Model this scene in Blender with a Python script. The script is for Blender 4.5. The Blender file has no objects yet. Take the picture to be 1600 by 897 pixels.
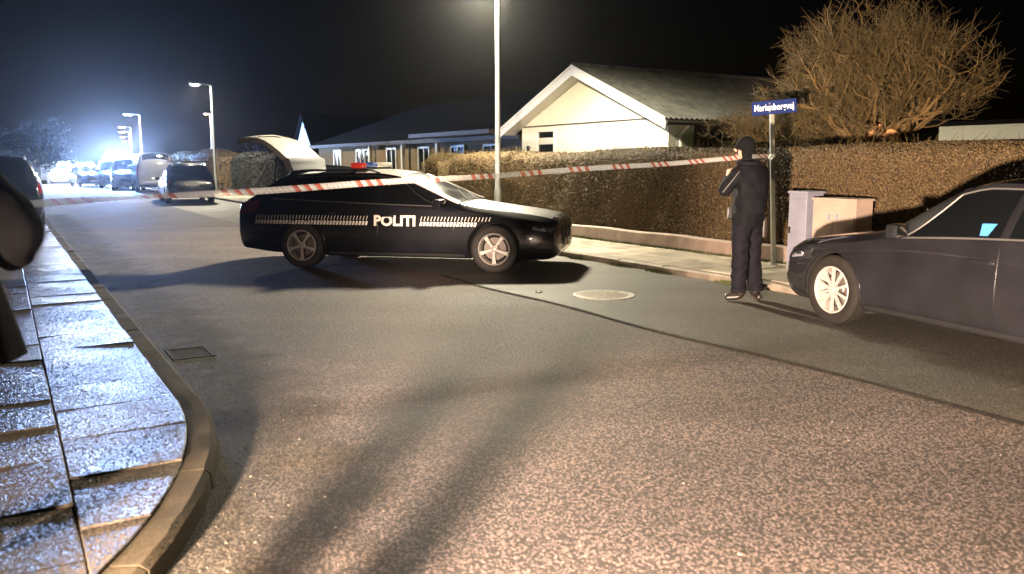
import bpy, bmesh, math, random
from mathutils import Vector, Matrix, Euler
R = math.radians
random.seed(7)
C = bpy.context.scene.collection
scene = bpy.context.scene

# ------------------------------------------------------------------ camera, sky, exposure
cam_data = bpy.data.cameras.new('camera')
cam_data.sensor_width = 36.0
cam_data.lens = 29.25
cam_data.clip_start = 0.05
cam_data.clip_end = 2000.0
cam_data.dof.use_dof = True
cam_data.dof.focus_distance = 11.0
cam_data.dof.aperture_fstop = 2.2
cam = bpy.data.objects.new('camera', cam_data)
cam.location = (0, 0, 1.55)
cam.rotation_euler = (R(90 - 8.423), 0, 0)
C.objects.link(cam)
scene.camera = cam

world = bpy.data.worlds.new('World')
scene.world = world
world.use_nodes = True
wn = world.node_tree.nodes
bg = wn['Background']
sky = wn.new('ShaderNodeTexSky')
sky.sky_type = 'NISHITA'
sky.sun_disc = False
sky.sun_elevation = R(-3.0)
sky.sun_rotation = R(-40.0)
world.node_tree.links.new(sky.outputs[0], bg.inputs[0])
bg.inputs[1].default_value = 0.006

scene.view_settings.view_transform = 'Standard'
scene.view_settings.look = 'None'
scene.view_settings.exposure = 0.0
scene.view_settings.gamma = 1.0
scene.cycles.use_denoising = True
scene.cycles.max_bounces = 5
scene.cycles.diffuse_bounces = 2
scene.cycles.glossy_bounces = 3
scene.cycles.transmission_bounces = 4
scene.cycles.transparent_max_bounces = 6
scene.cycles.volume_bounces = 0
scene.cycles.sample_clamp_indirect = 4.0
scene.cycles.caustics_reflective = False
scene.cycles.caustics_refractive = False

# ------------------------------------------------------------------ the street's own axes: u runs along the road, v across it
TH = R(31.33)
UX, UY = -math.sin(TH), math.cos(TH)
VX, VY = math.cos(TH), math.sin(TH)
UA = R(90) + TH
def rv(u, v, z=0.0):
    return Vector((UX*u + VX*v, UY*u + VY*v, z))

# ------------------------------------------------------------------ materials
def newmat(name):
    m = bpy.data.materials.new(name); m.use_nodes = True
    nt = m.node_tree
    return m, nt, nt.nodes['Principled BSDF']
def N(nt, t, **kw):
    n = nt.nodes.new(t)
    for k, v in kw.items():
        setattr(n, k, v)
    return n
def mat(name, col, rough=0.5, metal=0.0, spec=0.5, var=0.0, vscale=8.0, bump=0.0, bscale=60.0, coat=0.0, island=0.0, emit=None, estr=0.0, trans=0.0):
    m, nt, p = newmat(name)
    p.inputs['Base Color'].default_value = (*col, 1)
    p.inputs['Roughness'].default_value = rough
    p.inputs['Metallic'].default_value = metal
    p.inputs['Specular IOR Level'].default_value = spec
    p.inputs['Coat Weight'].default_value = coat
    p.inputs['Coat Roughness'].default_value = 0.05
    p.inputs['Transmission Weight'].default_value = trans
    if emit:
        p.inputs['Emission Color'].default_value = (*emit, 1)
        p.inputs['Emission Strength'].default_value = estr
    tc = None
    if var > 0 or bump > 0:
        tc = N(nt, 'ShaderNodeTexCoord')
    if var > 0 or island > 0:
        mix = N(nt, 'ShaderNodeMix', data_type='RGBA', blend_type='MULTIPLY')
        mix.inputs[0].default_value = 1.0
        mix.inputs[6].default_value = (*col, 1)
        ramp = N(nt, 'ShaderNodeMapRange')
        if island > 0:
            g = N(nt, 'ShaderNodeNewGeometry')
            nt.links.new(g.outputs['Random Per Island'], ramp.inputs[0])
            ramp.inputs[3].default_value = 1 - island; ramp.inputs[4].default_value = 1 + island
        else:
            n1 = N(nt, 'ShaderNodeTexNoise'); n1.inputs['Scale'].default_value = vscale; n1.inputs['Detail'].default_value = 6
            nt.links.new(tc.outputs['Object'], n1.inputs['Vector'])
            nt.links.new(n1.outputs[0], ramp.inputs[0])
            ramp.inputs[1].default_value = 0.25; ramp.inputs[2].default_value = 0.75
            ramp.inputs[3].default_value = 1 - var; ramp.inputs[4].default_value = 1 + var
        nt.links.new(ramp.outputs[0], mix.inputs[7])
        nt.links.new(mix.outputs[2], p.inputs['Base Color'])
    if bump > 0:
        n2 = N(nt, 'ShaderNodeTexNoise'); n2.inputs['Scale'].default_value = bscale; n2.inputs['Detail'].default_value = 4
        nt.links.new(tc.outputs['Object'], n2.inputs['Vector'])
        b = N(nt, 'ShaderNodeBump'); b.inputs['Strength'].default_value = bump; b.inputs['Distance'].default_value = 0.01
        nt.links.new(n2.outputs[0], b.inputs['Height']); nt.links.new(b.outputs[0], p.inputs['Normal'])
    return m

def asphalt(name, base, stone_a, stone_b, scale, rough, bumpd, bstr=0.8, patch=0.35, tint=(1.0, 0.9, 0.75)):
    """crushed stone set in dark binder, with worn and stained areas"""
    m, nt, p = newmat(name)
    L = nt.links.new
    tc = N(nt, 'ShaderNodeTexCoord')
    warp = N(nt, 'ShaderNodeTexNoise'); warp.inputs['Scale'].default_value = scale*0.8; warp.inputs['Detail'].default_value = 2
    L(tc.outputs['Object'], warp.inputs['Vector'])
    add = N(nt, 'ShaderNodeMix', data_type='RGBA', blend_type='LINEAR_LIGHT'); add.inputs[0].default_value = 0.012
    L(tc.outputs['Object'], add.inputs[6]); L(warp.outputs[1], add.inputs[7])
    vo = N(nt, 'ShaderNodeTexVoronoi'); vo.inputs['Scale'].default_value = scale; vo.feature = 'F1'
    L(add.outputs[2], vo.inputs['Vector'])
    sep = N(nt, 'ShaderNodeSeparateColor'); L(vo.outputs['Color'], sep.inputs[0])
    stone = N(nt, 'ShaderNodeMix', data_type='RGBA'); L(sep.outputs[0], stone.inputs[0])
    stone.inputs[6].default_value = (*stone_a, 1); stone.inputs[7].default_value = (*stone_b, 1)
    mr = N(nt, 'ShaderNodeMapRange'); L(vo.outputs['Distance'], mr.inputs[0])
    mr.inputs[1].default_value = 0.30; mr.inputs[2].default_value = 0.62; mr.inputs[3].default_value = 1; mr.inputs[4].default_value = 0
    pres = N(nt, 'ShaderNodeMath', operation='GREATER_THAN'); L(sep.outputs[1], pres.inputs[0]); pres.inputs[1].default_value = 0.22
    mm = N(nt, 'ShaderNodeMath', operation='MULTIPLY'); L(mr.outputs[0], mm.inputs[0]); L(pres.outputs[0], mm.inputs[1])
    col = N(nt, 'ShaderNodeMix', data_type='RGBA'); L(mm.outputs[0], col.inputs[0])
    col.inputs[6].default_value = (*base, 1); L(stone.outputs[2], col.inputs[7])
    big = N(nt, 'ShaderNodeTexNoise'); big.inputs['Scale'].default_value = 0.45; big.inputs['Detail'].default_value = 7; big.inputs['Roughness'].default_value = 0.62
    L(tc.outputs['Object'], big.inputs['Vector'])
    br = N(nt, 'ShaderNodeMapRange'); L(big.outputs[0], br.inputs[0])
    br.inputs[1].default_value = 0.3; br.inputs[2].default_value = 0.7; br.inputs[3].default_value = 1 - patch; br.inputs[4].default_value = 1 + patch
    mul = N(nt, 'ShaderNodeMix', data_type='RGBA', blend_type='MULTIPLY'); mul.inputs[0].default_value = 1
    L(col.outputs[2], mul.inputs[6]); L(br.outputs[0], mul.inputs[7])
    st = N(nt, 'ShaderNodeTexNoise'); st.inputs['Scale'].default_value = 0.9; st.inputs['Detail'].default_value = 5
    mp = N(nt, 'ShaderNodeMapping'); mp.inputs['Location'].default_value = (13, 5, 0); L(tc.outputs['Object'], mp.inputs[0]); L(mp.outputs[0], st.inputs['Vector'])
    sr = N(nt, 'ShaderNodeMapRange'); L(st.outputs[0], sr.inputs[0]); sr.inputs[1].default_value = 0.48; sr.inputs[2].default_value = 0.68; sr.inputs[4].default_value = 0.8
    tn = N(nt, 'ShaderNodeMix', data_type='RGBA', blend_type='MULTIPLY'); L(sr.outputs[0], tn.inputs[0])
    L(mul.outputs[2], tn.inputs[6]); tn.inputs[7].default_value = (*tint, 1)
    wm_ = N(nt, 'ShaderNodeMapping'); wm_.inputs['Rotation'].default_value = (0, 0, -UA); wm_.vector_type = 'POINT'; wm_.inputs['Scale'].default_value = (0.12, 1.6, 1)
    L(tc.outputs['Object'], wm_.inputs[0])
    wn_ = N(nt, 'ShaderNodeTexNoise'); wn_.inputs['Scale'].default_value = 0.9; wn_.inputs['Detail'].default_value = 6; L(wm_.outputs[0], wn_.inputs['Vector'])
    wr_ = N(nt, 'ShaderNodeMapRange'); L(wn_.outputs[0], wr_.inputs[0]); wr_.inputs[1].default_value = 0.3; wr_.inputs[2].default_value = 0.7; wr_.inputs[3].default_value = 0.78; wr_.inputs[4].default_value = 1.18
    wx = N(nt, 'ShaderNodeMix', data_type='RGBA', blend_type='MULTIPLY'); wx.inputs[0].default_value = 1; L(tn.outputs[2], wx.inputs[6]); L(wr_.outputs[0], wx.inputs[7])
    L(wx.outputs[2], p.inputs['Base Color'])
    p.inputs['Specular IOR Level'].default_value = 0.5
    rr = N(nt, 'ShaderNodeMapRange'); L(big.outputs[0], rr.inputs[0]); rr.inputs[3].default_value = rough - 0.12; rr.inputs[4].default_value = rough + 0.12
    L(rr.outputs[0], p.inputs['Roughness'])
    fine = N(nt, 'ShaderNodeTexNoise'); fine.inputs['Scale'].default_value = scale*3; L(tc.outputs['Object'], fine.inputs['Vector'])
    hs = N(nt, 'ShaderNodeMath', operation='MULTIPLY_ADD'); L(fine.outputs[0], hs.inputs[0]); hs.inputs[1].default_value = 0.25; L(mm.outputs[0], hs.inputs[2])
    b = N(nt, 'ShaderNodeBump'); b.inputs['Strength'].default_value = bstr; b.inputs['Distance'].default_value = bumpd
    L(hs.outputs[0], b.inputs['Height']); L(b.outputs[0], p.inputs['Normal'])
    return m

def slabmat(name, col, rough, sparkle=0.6, scale=130.0):
    """damp concrete flag with a gritty glinting surface"""
    m, nt, p = newmat(name)
    L = nt.links.new
    tc = N(nt, 'ShaderNodeTexCoord'); oi = N(nt, 'ShaderNodeObjectInfo')
    n1 = N(nt, 'ShaderNodeTexNoise'); n1.inputs['Scale'].default_value = 3.0; n1.inputs['Detail'].default_value = 8
    g = N(nt, 'ShaderNodeNewGeometry'); L(g.outputs['Position'], n1.inputs['Vector'])
    r = N(nt, 'ShaderNodeMapRange'); L(n1.outputs[0], r.inputs[0]); r.inputs[1].default_value = 0.25; r.inputs[2].default_value = 0.75; r.inputs[3].default_value = 0.6; r.inputs[4].default_value = 1.35
    r2 = N(nt, 'ShaderNodeMapRange'); L(oi.outputs['Random'], r2.inputs[0]); r2.inputs[3].default_value = 0.72; r2.inputs[4].default_value = 1.25
    mu = N(nt, 'ShaderNodeMath', operation='MULTIPLY'); L(r.outputs[0], mu.inputs[0]); L(r2.outputs[0], mu.inputs[1])
    mix = N(nt, 'ShaderNodeMix', data_type='RGBA', blend_type='MULTIPLY'); mix.inputs[0].default_value = 1
    mix.inputs[6].default_value = (*col, 1); L(mu.outputs[0], mix.inputs[7]); L(mix.outputs[2], p.inputs['Base Color'])
    v = N(nt, 'ShaderNodeTexVoronoi'); v.inputs['Scale'].default_value = scale; L(g.outputs['Position'], v.inputs['Vector'])
    n3 = N(nt, 'ShaderNodeTexNoise'); n3.inputs['Scale'].default_value = 14; n3.inputs['Detail'].default_value = 6; L(g.outputs['Position'], n3.inputs['Vector'])
    b = N(nt, 'ShaderNodeBump'); b.inputs['Strength'].default_value = 0.12; b.inputs['Distance'].default_value = 0.004
    L(n3.outputs[0], b.inputs['Height'])
    cs = N(nt, 'ShaderNodeVectorMath', operation='SUBTRACT'); L(v.outputs['Color'], cs.inputs[0]); cs.inputs[1].default_value = (.5, .5, .5)
    sc_ = N(nt, 'ShaderNodeVectorMath', operation='SCALE'); L(cs.outputs[0], sc_.inputs[0]); sc_.inputs['Scale'].default_value = sparkle
    ad = N(nt, 'ShaderNodeVectorMath', operation='ADD'); L(sc_.outputs[0], ad.inputs[0]); L(b.outputs[0], ad.inputs[1])
    nz = N(nt, 'ShaderNodeVectorMath', operation='NORMALIZE'); L(ad.outputs[0], nz.inputs[0]); L(nz.outputs[0], p.inputs['Normal'])
    p.inputs['Specular IOR Level'].default_value = 0.23
    rr = N(nt, 'ShaderNodeMapRange'); L(n1.outputs[0], rr.inputs[0]); rr.inputs[3].default_value = max(0.08, rough - 0.15); rr.inputs[4].default_value = rough + 0.15
    L(rr.outputs[0], p.inputs['Roughness'])
    return m

M = {}
M['asphalt_coarse'] = asphalt('asphalt_coarse', (0.045, 0.038, 0.033), (0.165, 0.125, 0.110), (0.345, 0.265, 0.238), 74, 0.78, 0.006, 0.9, 0.34, (0.9, 0.85, 0.72))
M['asphalt_fine'] = asphalt('asphalt_fine', (0.045, 0.042, 0.036), (0.10, 0.095, 0.08), (0.20, 0.185, 0.15), 95, 0.68, 0.004, 0.7, 0.25)
M['asphalt_gutter'] = asphalt('asphalt_gutter', (0.042, 0.036, 0.028), (0.125, 0.107, 0.08), (0.25, 0.215, 0.165), 74, 0.8, 0.005, 0.8, 0.4, (0.95, 0.82, 0.55))
M['tar'] = mat('tar', (0.06, 0.052, 0.042), 0.95, spec=0.1, var=0.4, vscale=20, bump=0.4, bscale=90)
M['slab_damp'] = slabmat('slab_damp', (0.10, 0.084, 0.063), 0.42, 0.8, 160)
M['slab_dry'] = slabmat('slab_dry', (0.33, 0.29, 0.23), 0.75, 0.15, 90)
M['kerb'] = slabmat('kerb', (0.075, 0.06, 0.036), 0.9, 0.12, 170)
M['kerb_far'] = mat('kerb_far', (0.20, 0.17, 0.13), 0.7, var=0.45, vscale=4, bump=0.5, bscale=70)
M['joint'] = mat('joint', (0.025, 0.022, 0.018), 0.9, var=0.5, vscale=25)
M['soil'] = mat('soil', (0.03, 0.028, 0.02), 0.95, var=0.5, vscale=2, bump=0.6, bscale=20)
M['lawn'] = mat('lawn', (0.035, 0.045, 0.02), 0.95, var=0.5, vscale=3, bump=0.6, bscale=40)
M['cast_iron'] = mat('cast_iron', (0.60, 0.57, 0.50), 0.5, 0.0, var=0.35, vscale=14, bump=0.3, bscale=60)
M['iron_dark'] = mat('iron_dark', (0.014, 0.012, 0.010), 0.8, 0.0, var=0.4, vscale=20)
M['police_paint'] = mat('police_paint', (0.006, 0.007, 0.010), 0.24, spec=0.5, coat=0.6, var=0.25, vscale=3)
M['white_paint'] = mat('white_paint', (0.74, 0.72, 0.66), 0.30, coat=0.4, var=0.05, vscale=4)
M['grey_paint'] = mat('grey_paint', (0.018, 0.018, 0.022), 0.26, 0.3, coat=0.8, var=0.25, vscale=3)
M['black_paint'] = mat('black_paint', (0.008, 0.009, 0.011), 0.22, coat=0.7, var=0.2, vscale=3)
M['van_paint'] = mat('van_paint', (0.12, 0.12, 0.13), 0.35, 0.3, coat=0.3, var=0.15, vscale=2)
M['silver_paint'] = mat('silver_paint', (0.32, 0.33, 0.36), 0.35, 0.4, coat=0.3, var=0.12, vscale=2)
M['blue_paint'] = mat('blue_paint', (0.02, 0.035, 0.11), 0.28, coat=0.6, var=0.15, vscale=2)
M['glass_dark'] = mat('glass_dark', (0.004, 0.005, 0.006), 0.04, spec=0.6)
M['glass_shield'] = mat('glass_shield', (0.03, 0.032, 0.033), 0.16, spec=0.8)
M['paint_dewy'] = mat('paint_dewy', (0.010, 0.011, 0.014), 0.42, spec=0.7, coat=0.25, var=0.25, vscale=5, bump=0.12, bscale=180)
M['plastic'] = mat('plastic', (0.012, 0.012, 0.013), 0.55, var=0.2, vscale=30)
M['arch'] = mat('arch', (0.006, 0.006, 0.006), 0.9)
M['rubber'] = mat('rubber', (0.016, 0.015, 0.015), 0.75, var=0.3, vscale=20, bump=0.3, bscale=120)
M['rubber_dusty'] = mat('rubber_dusty', (0.013, 0.0115, 0.010), 0.85, spec=0.25, var=0.3, vscale=14, bump=0.3, bscale=120)
M['alloy'] = mat('alloy', (0.46, 0.44, 0.42), 0.34, 0.35, var=0.1, vscale=20)
M['alloy_dark'] = mat('alloy_dark', (0.10, 0.10, 0.10), 0.4, 0.8)
M['disc'] = mat('disc', (0.16, 0.14, 0.13), 0.45, 0.6, var=0.2, vscale=30)
M['chrome'] = mat('chrome', (0.75, 0.74, 0.72), 0.16, 1.0)
M['satin_trim'] = mat('satin_trim', (0.55, 0.54, 0.52), 0.3, 0.9)
M['lamp_glass'] = mat('lamp_glass', (0.035, 0.036, 0.04), 0.08, 0.2, spec=0.8)
M['lamp_red'] = mat('lamp_red', (0.25, 0.01, 0.008), 0.12, spec=0.7)
M['reflective'] = mat('reflective', (0.82, 0.80, 0.74), 0.45, var=0.06, vscale=40)
M['plate'] = mat('plate', (0.65, 0.63, 0.58), 0.45)
M['plate_red'] = mat('plate_red', (0.35, 0.04, 0.03), 0.45)
M['ink'] = mat('ink', (0.01, 0.01, 0.01), 0.5)
M['beacon_blue'] = mat('beacon_blue', (0.02, 0.08, 0.42), 0.15, spec=0.7)
M['beacon_red'] = mat('beacon_red', (0.75, 0.05, 0.03), 0.2, spec=0.7, emit=(1, 0.08, 0.04), estr=0.03)
M['galvanised'] = mat('galvanised', (0.42, 0.43, 0.42), 0.42, 0.7, var=0.2, vscale=6, bump=0.1)
M['green_post'] = mat('green_post', (0.26, 0.27, 0.20), 0.45, 0.4, var=0.3, vscale=9)
M['sign_blue'] = mat('sign_blue', (0.0022, 0.016, 0.105), 0.6, spec=0.1, var=0.1, vscale=12)
M['sign_white'] = mat('sign_white', (0.82, 0.82, 0.80), 0.4)
M['tape_white'] = mat('tape_white', (0.80, 0.76, 0.70), 0.38, spec=0.5)
M['tape_red'] = mat('tape_red', (0.62, 0.10, 0.06), 0.38, spec=0.5)
M['cabinet_grey'] = mat('cabinet_grey', (0.21, 0.22, 0.28), 0.5, var=0.15, vscale=5)
M['cabinet_beige'] = mat('cabinet_beige', (0.36, 0.28, 0.23), 0.55, var=0.15, vscale=4)
M['render_white'] = mat('render_white', (0.80, 0.76, 0.66), 0.85, var=0.05, vscale=3, bump=0.2, bscale=90)
M['gable_board'] = mat('gable_board', (0.80, 0.75, 0.62), 0.8, var=0.04, vscale=2, bump=0.15, bscale=120)
M['board_white'] = mat('board_white', (0.80, 0.77, 0.70), 0.55, var=0.06, vscale=6)
M['dark_wood'] = mat('dark_wood', (0.035, 0.03, 0.026), 0.7, var=0.3, vscale=6)
M['corrugated'] = mat('corrugated', (0.10, 0.10, 0.09), 0.9, spec=0.1, var=0.4, vscale=3, bump=0.3, bscale=30)
M['roof_tile'] = mat('roof_tile', (0.012, 0.012, 0.012), 0.95, spec=0.03, var=0.3, vscale=2, bump=0.4, bscale=10)
M['window_frame'] = mat('window_frame', (0.75, 0.73, 0.68), 0.45)
M['pane_dark'] = mat('pane_dark', (0.008, 0.010, 0.011), 0.06, spec=0.6)
M['blind'] = mat('blind', (0.6, 0.58, 0.52), 0.7)
M['wall_low'] = mat('wall_low', (0.25, 0.19, 0.155), 0.85, var=0.25, vscale=4, bump=0.4, bscale=50)
M['cloth_navy'] = mat('cloth_navy', (0.0045, 0.005, 0.007), 0.85, var=0.35, vscale=14, bump=0.5, bscale=16, spec=0.12)
M['cloth_trouser'] = mat('cloth_trouser', (0.006, 0.006, 0.009), 0.85, var=0.35, vscale=12, bump=0.6, bscale=13, spec=0.12)
M['cloth_black'] = mat('cloth_black', (0.0025, 0.0025, 0.003), 0.95, spec=0.1, var=0.3, vscale=12, bump=0.4, bscale=14)
M['knit'] = mat('knit', (0.004, 0.0045, 0.0055), 0.95, var=0.3, vscale=60, bump=0.6, bscale=120, spec=0.12)
M['skin'] = mat('skin', (0.45, 0.24, 0.17), 0.5, var=0.1, vscale=20)
M['leather'] = mat('leather', (0.018, 0.014, 0.012), 0.4, var=0.3, vscale=20)
M['bark'] = mat('bark', (0.12, 0.076, 0.026), 0.85, var=0.5, vscale=7, bump=0.8, bscale=30)
M['twig'] = mat('twig', (0.070, 0.050, 0.014), 0.85, island=0.45)
M['cut_wood'] = mat('cut_wood', (0.62, 0.34, 0.15), 0.7, var=0.2, vscale=9, bump=0.2, bscale=40)
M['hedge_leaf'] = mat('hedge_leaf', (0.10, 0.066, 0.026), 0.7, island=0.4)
M['hedge_leaf_green'] = mat('hedge_leaf_green', (0.09, 0.085, 0.035), 0.65, island=0.5)
M['hedge_core'] = mat('hedge_core', (0.045, 0.029, 0.012), 0.95, var=0.5, vscale=6)
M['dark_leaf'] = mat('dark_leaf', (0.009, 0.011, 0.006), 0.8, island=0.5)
M['moss'] = mat('moss', (0.07, 0.085, 0.025), 0.9, island=0.4)
M['paper_blue_glow'] = mat('paper_blue_glow', (0.05, 0.22, 0.50), 0.5, emit=(0.1, 0.4, 0.9), estr=0.06)  # sheet is no lamp; a faint blue glow is added to it

def brickmat():
    m, nt, p = newmat('brick_yellow')
    tc = N(nt, 'ShaderNodeTexCoord'); b = N(nt, 'ShaderNodeTexBrick')
    b.inputs['Scale'].default_value = 4.2; b.inputs['Color1'].default_value = (0.20, 0.135, 0.065, 1); b.inputs['Color2'].default_value = (0.27, 0.18, 0.09, 1)
    b.inputs['Mortar'].default_value = (0.2, 0.17, 0.13, 1); b.inputs['Mortar Size'].default_value = 0.012
    mp = N(nt, 'ShaderNodeMapping'); mp.inputs['Rotation'].default_value = (R(90), 0, 0)
    nt.links.new(tc.outputs['Object'], mp.inputs[0]); nt.links.new(mp.outputs[0], b.inputs['Vector']); nt.links.new(b.outputs[0], p.inputs['Base Color'])
    p.inputs['Roughness'].default_value = 0.85
    return m
M['brick'] = brickmat()

def emis(name, col, s):
    m, nt, p = newmat(name)
    p.inputs['Base Color'].default_value = (*col, 1)
    p.inputs['Emission Color'].default_value = (*col, 1); p.inputs['Emission Strength'].default_value = s
    return m
M['led_white'] = emis('led_white', (1.0, 0.95, 0.80), 30)
M['led_far'] = emis('led_far', (1.0, 0.93, 0.82), 60)
M['led_warm'] = emis('led_warm', (1.0, 0.62, 0.34), 40)
M['head_on'] = emis('head_on', (1.0, 0.8, 0.6), 20)
M['blue_flash'] = emis('blue_flash', (0.3, 0.5, 1.0), 500)
M['white_flash'] = emis('white_flash', (0.70, 0.84, 1.0), 500)
M['head_white'] = emis('head_white', (0.80, 0.90, 1.0), 1500)
M['piping'] = mat('piping', (0.09, 0.09, 0.09), 0.6)

# ------------------------------------------------------------------ mesh helpers
class MB:
    def __init__(s): s.v = []; s.f = []; s.mi = []; s.cm = 0
    def add(s, vs, fs):
        o = len(s.v); s.v += [tuple(p) for p in vs]
        for f in fs:
            s.f.append([i + o for i in f]); s.mi.append(s.cm)
        return s
    def box(s, cx, cy, cz, sx, sy, sz, rot=None, bev=0.0):
        hx, hy, hz = sx/2, sy/2, sz/2
        if bev > 0:
            bm = bmesh.new(); bmesh.ops.create_cube(bm, size=1)
            for q in bm.verts: q.co = Vector((q.co.x*sx, q.co.y*sy, q.co.z*sz))
            bmesh.ops.bevel(bm, geom=bm.edges[:], offset=bev, segments=2, affect='EDGES', profile=0.6)
            bm.verts.index_update()
            vs = [q.co.copy() for q in bm.verts]; fs = [[q.index for q in f.verts] for f in bm.faces]; bm.free()
        else:
            vs = [Vector((x, y, z)) for x in (-hx, hx) for y in (-hy, hy) for z in (-hz, hz)]
            fs = [(0,1,3,2), (4,6,7,5), (0,4,5,1), (2,3,7,6), (0,2,6,4), (1,5,7,3)]
        mt = Matrix.Translation((cx, cy, cz))
        if rot is not None: mt = mt @ Euler(rot).to_matrix().to_4x4()
        return s.add([mt @ p for p in vs], fs)
    def tube(s, pts, rad, n=8, caps=True, up=None):
        pts = [Vector(p) for p in pts]
        if not isinstance(rad, (list, tuple)): rad = [rad]*len(pts)
        t0 = (pts[1] - pts[0]).normalized()
        a = Vector((0, 0, 1)) if abs(t0.z) < 0.9 else Vector((1, 0, 0))
        x = t0.cross(a).normalized(); vs = []; fs = []
        for i, p in enumerate(pts):
            t = (pts[min(i+1, len(pts)-1)] - pts[max(i-1, 0)])
            if t.length < 1e-9: t = t0.copy()
            t.normalize(); x = (x - t*x.dot(t))
            if x.length < 1e-6: x = t.orthogonal()
            x.normalize(); y = t.cross(x)
            for k in range(n):
                an = 2*math.pi*k/n; vs.append(p + (x*math.cos(an) + y*math.sin(an))*rad[i])
        for i in range(len(pts) - 1):
            for k in range(n):
                k2 = (k + 1) % n; fs.append((i*n+k, i*n+k2, (i+1)*n+k2, (i+1)*n+k))
        if caps:
            fs.append(tuple(reversed(range(n)))); fs.append(tuple((len(pts)-1)*n + k for k in range(n)))
        return s.add(vs, fs)
    def lathe(s, prof, n=24, mt=None, close=False):
        """profile of (r, h) spun about the local Y axis"""
        mt = mt or Matrix.Identity(4); vs = []; fs = []
        for r, h in prof:
            for k in range(n):
                a = 2*math.pi*k/n; vs.append(mt @ Vector((r*math.cos(a), h, r*math.sin(a))))
        m = len(prof)
        for i in range(m if close else m - 1):
            j = (i + 1) % m
            for k in range(n):
                k2 = (k+1) % n; fs.append((i*n+k, j*n+k, j*n+k2, i*n+k2))
        return s.add(vs, fs)
    def grid(s, fn, nu, nv, skirt=None):
        vs = []; fs = []
        for i in range(nu+1):
            for j in range(nv+1): vs.append(fn(i/nu, j/nv))
        id_ = lambda i, j: i*(nv+1)+j
        for i in range(nu):
            for j in range(nv): fs.append((id_(i,j), id_(i+1,j), id_(i+1,j+1), id_(i,j+1)))
        if skirt is not None:
            ring = [(i,0) for i in range(nu)] + [(nu,j) for j in range(nv)] + [(i,nv) for i in range(nu,0,-1)] + [(0,j) for j in range(nv,0,-1)]
            b = len(vs)
            for (i,j) in ring: vs.append(tuple(Vector(vs[id_(i,j)]) + Vector(skirt)))
            k = len(ring)
            for q in range(k):
                a = id_(*ring[q]); c = id_(*ring[(q+1)%k]); fs.append((a, b+q, b+(q+1)%k, c))
        return s.add(vs, fs)
    def prism(s, poly, d, mt=None):
        """polygon in local XZ, extruded along Y from 0 to d"""
        mt = mt or Matrix.Identity(4); n = len(poly)
        vs = [mt @ Vector((p[0], 0, p[1])) for p in poly] + [mt @ Vector((p[0], d, p[1])) for p in poly]
        fs = [tuple(range(n)), tuple(reversed(range(n, 2*n)))] + [(i, n+i, n+(i+1)%n, (i+1)%n) for i in range(n)]
        return s.add(vs, fs)
    def mesh(s, name, mats, smooth=False):
        me = bpy.data.meshes.new(name); me.from_pydata(s.v, [], s.f)
        if not isinstance(mats, (list, tuple)): mats = [mats]
        for m in mats: me.materials.append(M[m] if isinstance(m, str) else m)
        if len(mats) > 1: me.polygons.foreach_set('material_index', s.mi)
        me.update()
        if smooth is not False:
            me.polygons.foreach_set('use_smooth', [True]*len(me.polygons))
            if smooth is not True: me.set_sharp_from_angle(angle=R(smooth))
        return me
    def build(s, name, mats, parent=None, smooth=False, loc=(0,0,0), rz=0.0, recalc=False):
        me = s.mesh(name, mats, smooth)
        if recalc:
            bm = bmesh.new(); bm.from_mesh(me); bmesh.ops.recalc_face_normals(bm, faces=bm.faces[:]); bm.to_mesh(me); bm.free()
        return link(name, me, parent, loc, rz)
def link(name, me, parent=None, loc=(0,0,0), rz=0.0):
    o = bpy.data.objects.new(name, me); C.objects.link(o)
    o.location = loc; o.rotation_euler = (0, 0, rz)
    if parent is not None: o.parent = parent
    return o
def tag(o, label, cat, group=None):
    o['label'] = label; o['category'] = cat
    if group: o['group'] = group
    return o
def thing(name, label, cat, loc=(0,0,0), rz=0.0, group=None):
    o = bpy.data.objects.new(name, None); C.objects.link(o); o.empty_display_size = 0.2
    o.location = loc; o.rotation_euler = (0, 0, rz)
    return tag(o, label, cat, group)
def struct(o):
    o['kind'] = 'structure'; return o
def copy_tree(o, parent=None):
    c = o.copy(); C.objects.link(c); c.parent = parent
    for ch in o.children: copy_tree(ch, c)
    return c
def evaluated(o):
    dg = bpy.context.evaluated_depsgraph_get(); dg.update()
    return bpy.data.meshes.new_from_object(o.evaluated_get(dg))
def lerp(a, b, t): return a + (b - a)*t
def pchip(xs, ys):
    n = len(xs); h = [xs[i+1]-xs[i] for i in range(n-1)]; d = [(ys[i+1]-ys[i])/h[i] for i in range(n-1)]
    m = [0.0]*n; m[0] = d[0]; m[-1] = d[-1]
    for i in range(1, n-1):
        if d[i-1]*d[i] <= 0: m[i] = 0.0
        else:
            w1 = 2*h[i]+h[i-1]; w2 = h[i]+2*h[i-1]; m[i] = (w1+w2)/(w1/d[i-1]+w2/d[i])
    def f(x):
        if x <= xs[0]: return ys[0]
        if x >= xs[-1]: return ys[-1]
        i = 0
        while x > xs[i+1]: i += 1
        t = (x-xs[i])/h[i]; t2 = t*t; t3 = t2*t
        return (2*t3-3*t2+1)*ys[i] + (t3-2*t2+t)*h[i]*m[i] + (-2*t3+3*t2)*ys[i+1] + (t3-t2)*h[i]*m[i+1]
    return f
def text_mesh(body, size, extrude=0.0, offset=0.0, spacing=1.0):
    cu = bpy.data.curves.new('writing', 'FONT'); cu.body = body; cu.size = size; cu.extrude = extrude; cu.offset = offset
    cu.align_x = 'CENTER'; cu.align_y = 'CENTER'; cu.space_character = spacing; cu.resolution_u = 3
    o = bpy.data.objects.new('writing', cu); C.objects.link(o)
    me = evaluated(o); bpy.data.objects.remove(o); bpy.data.curves.remove(cu)
    return me

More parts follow.
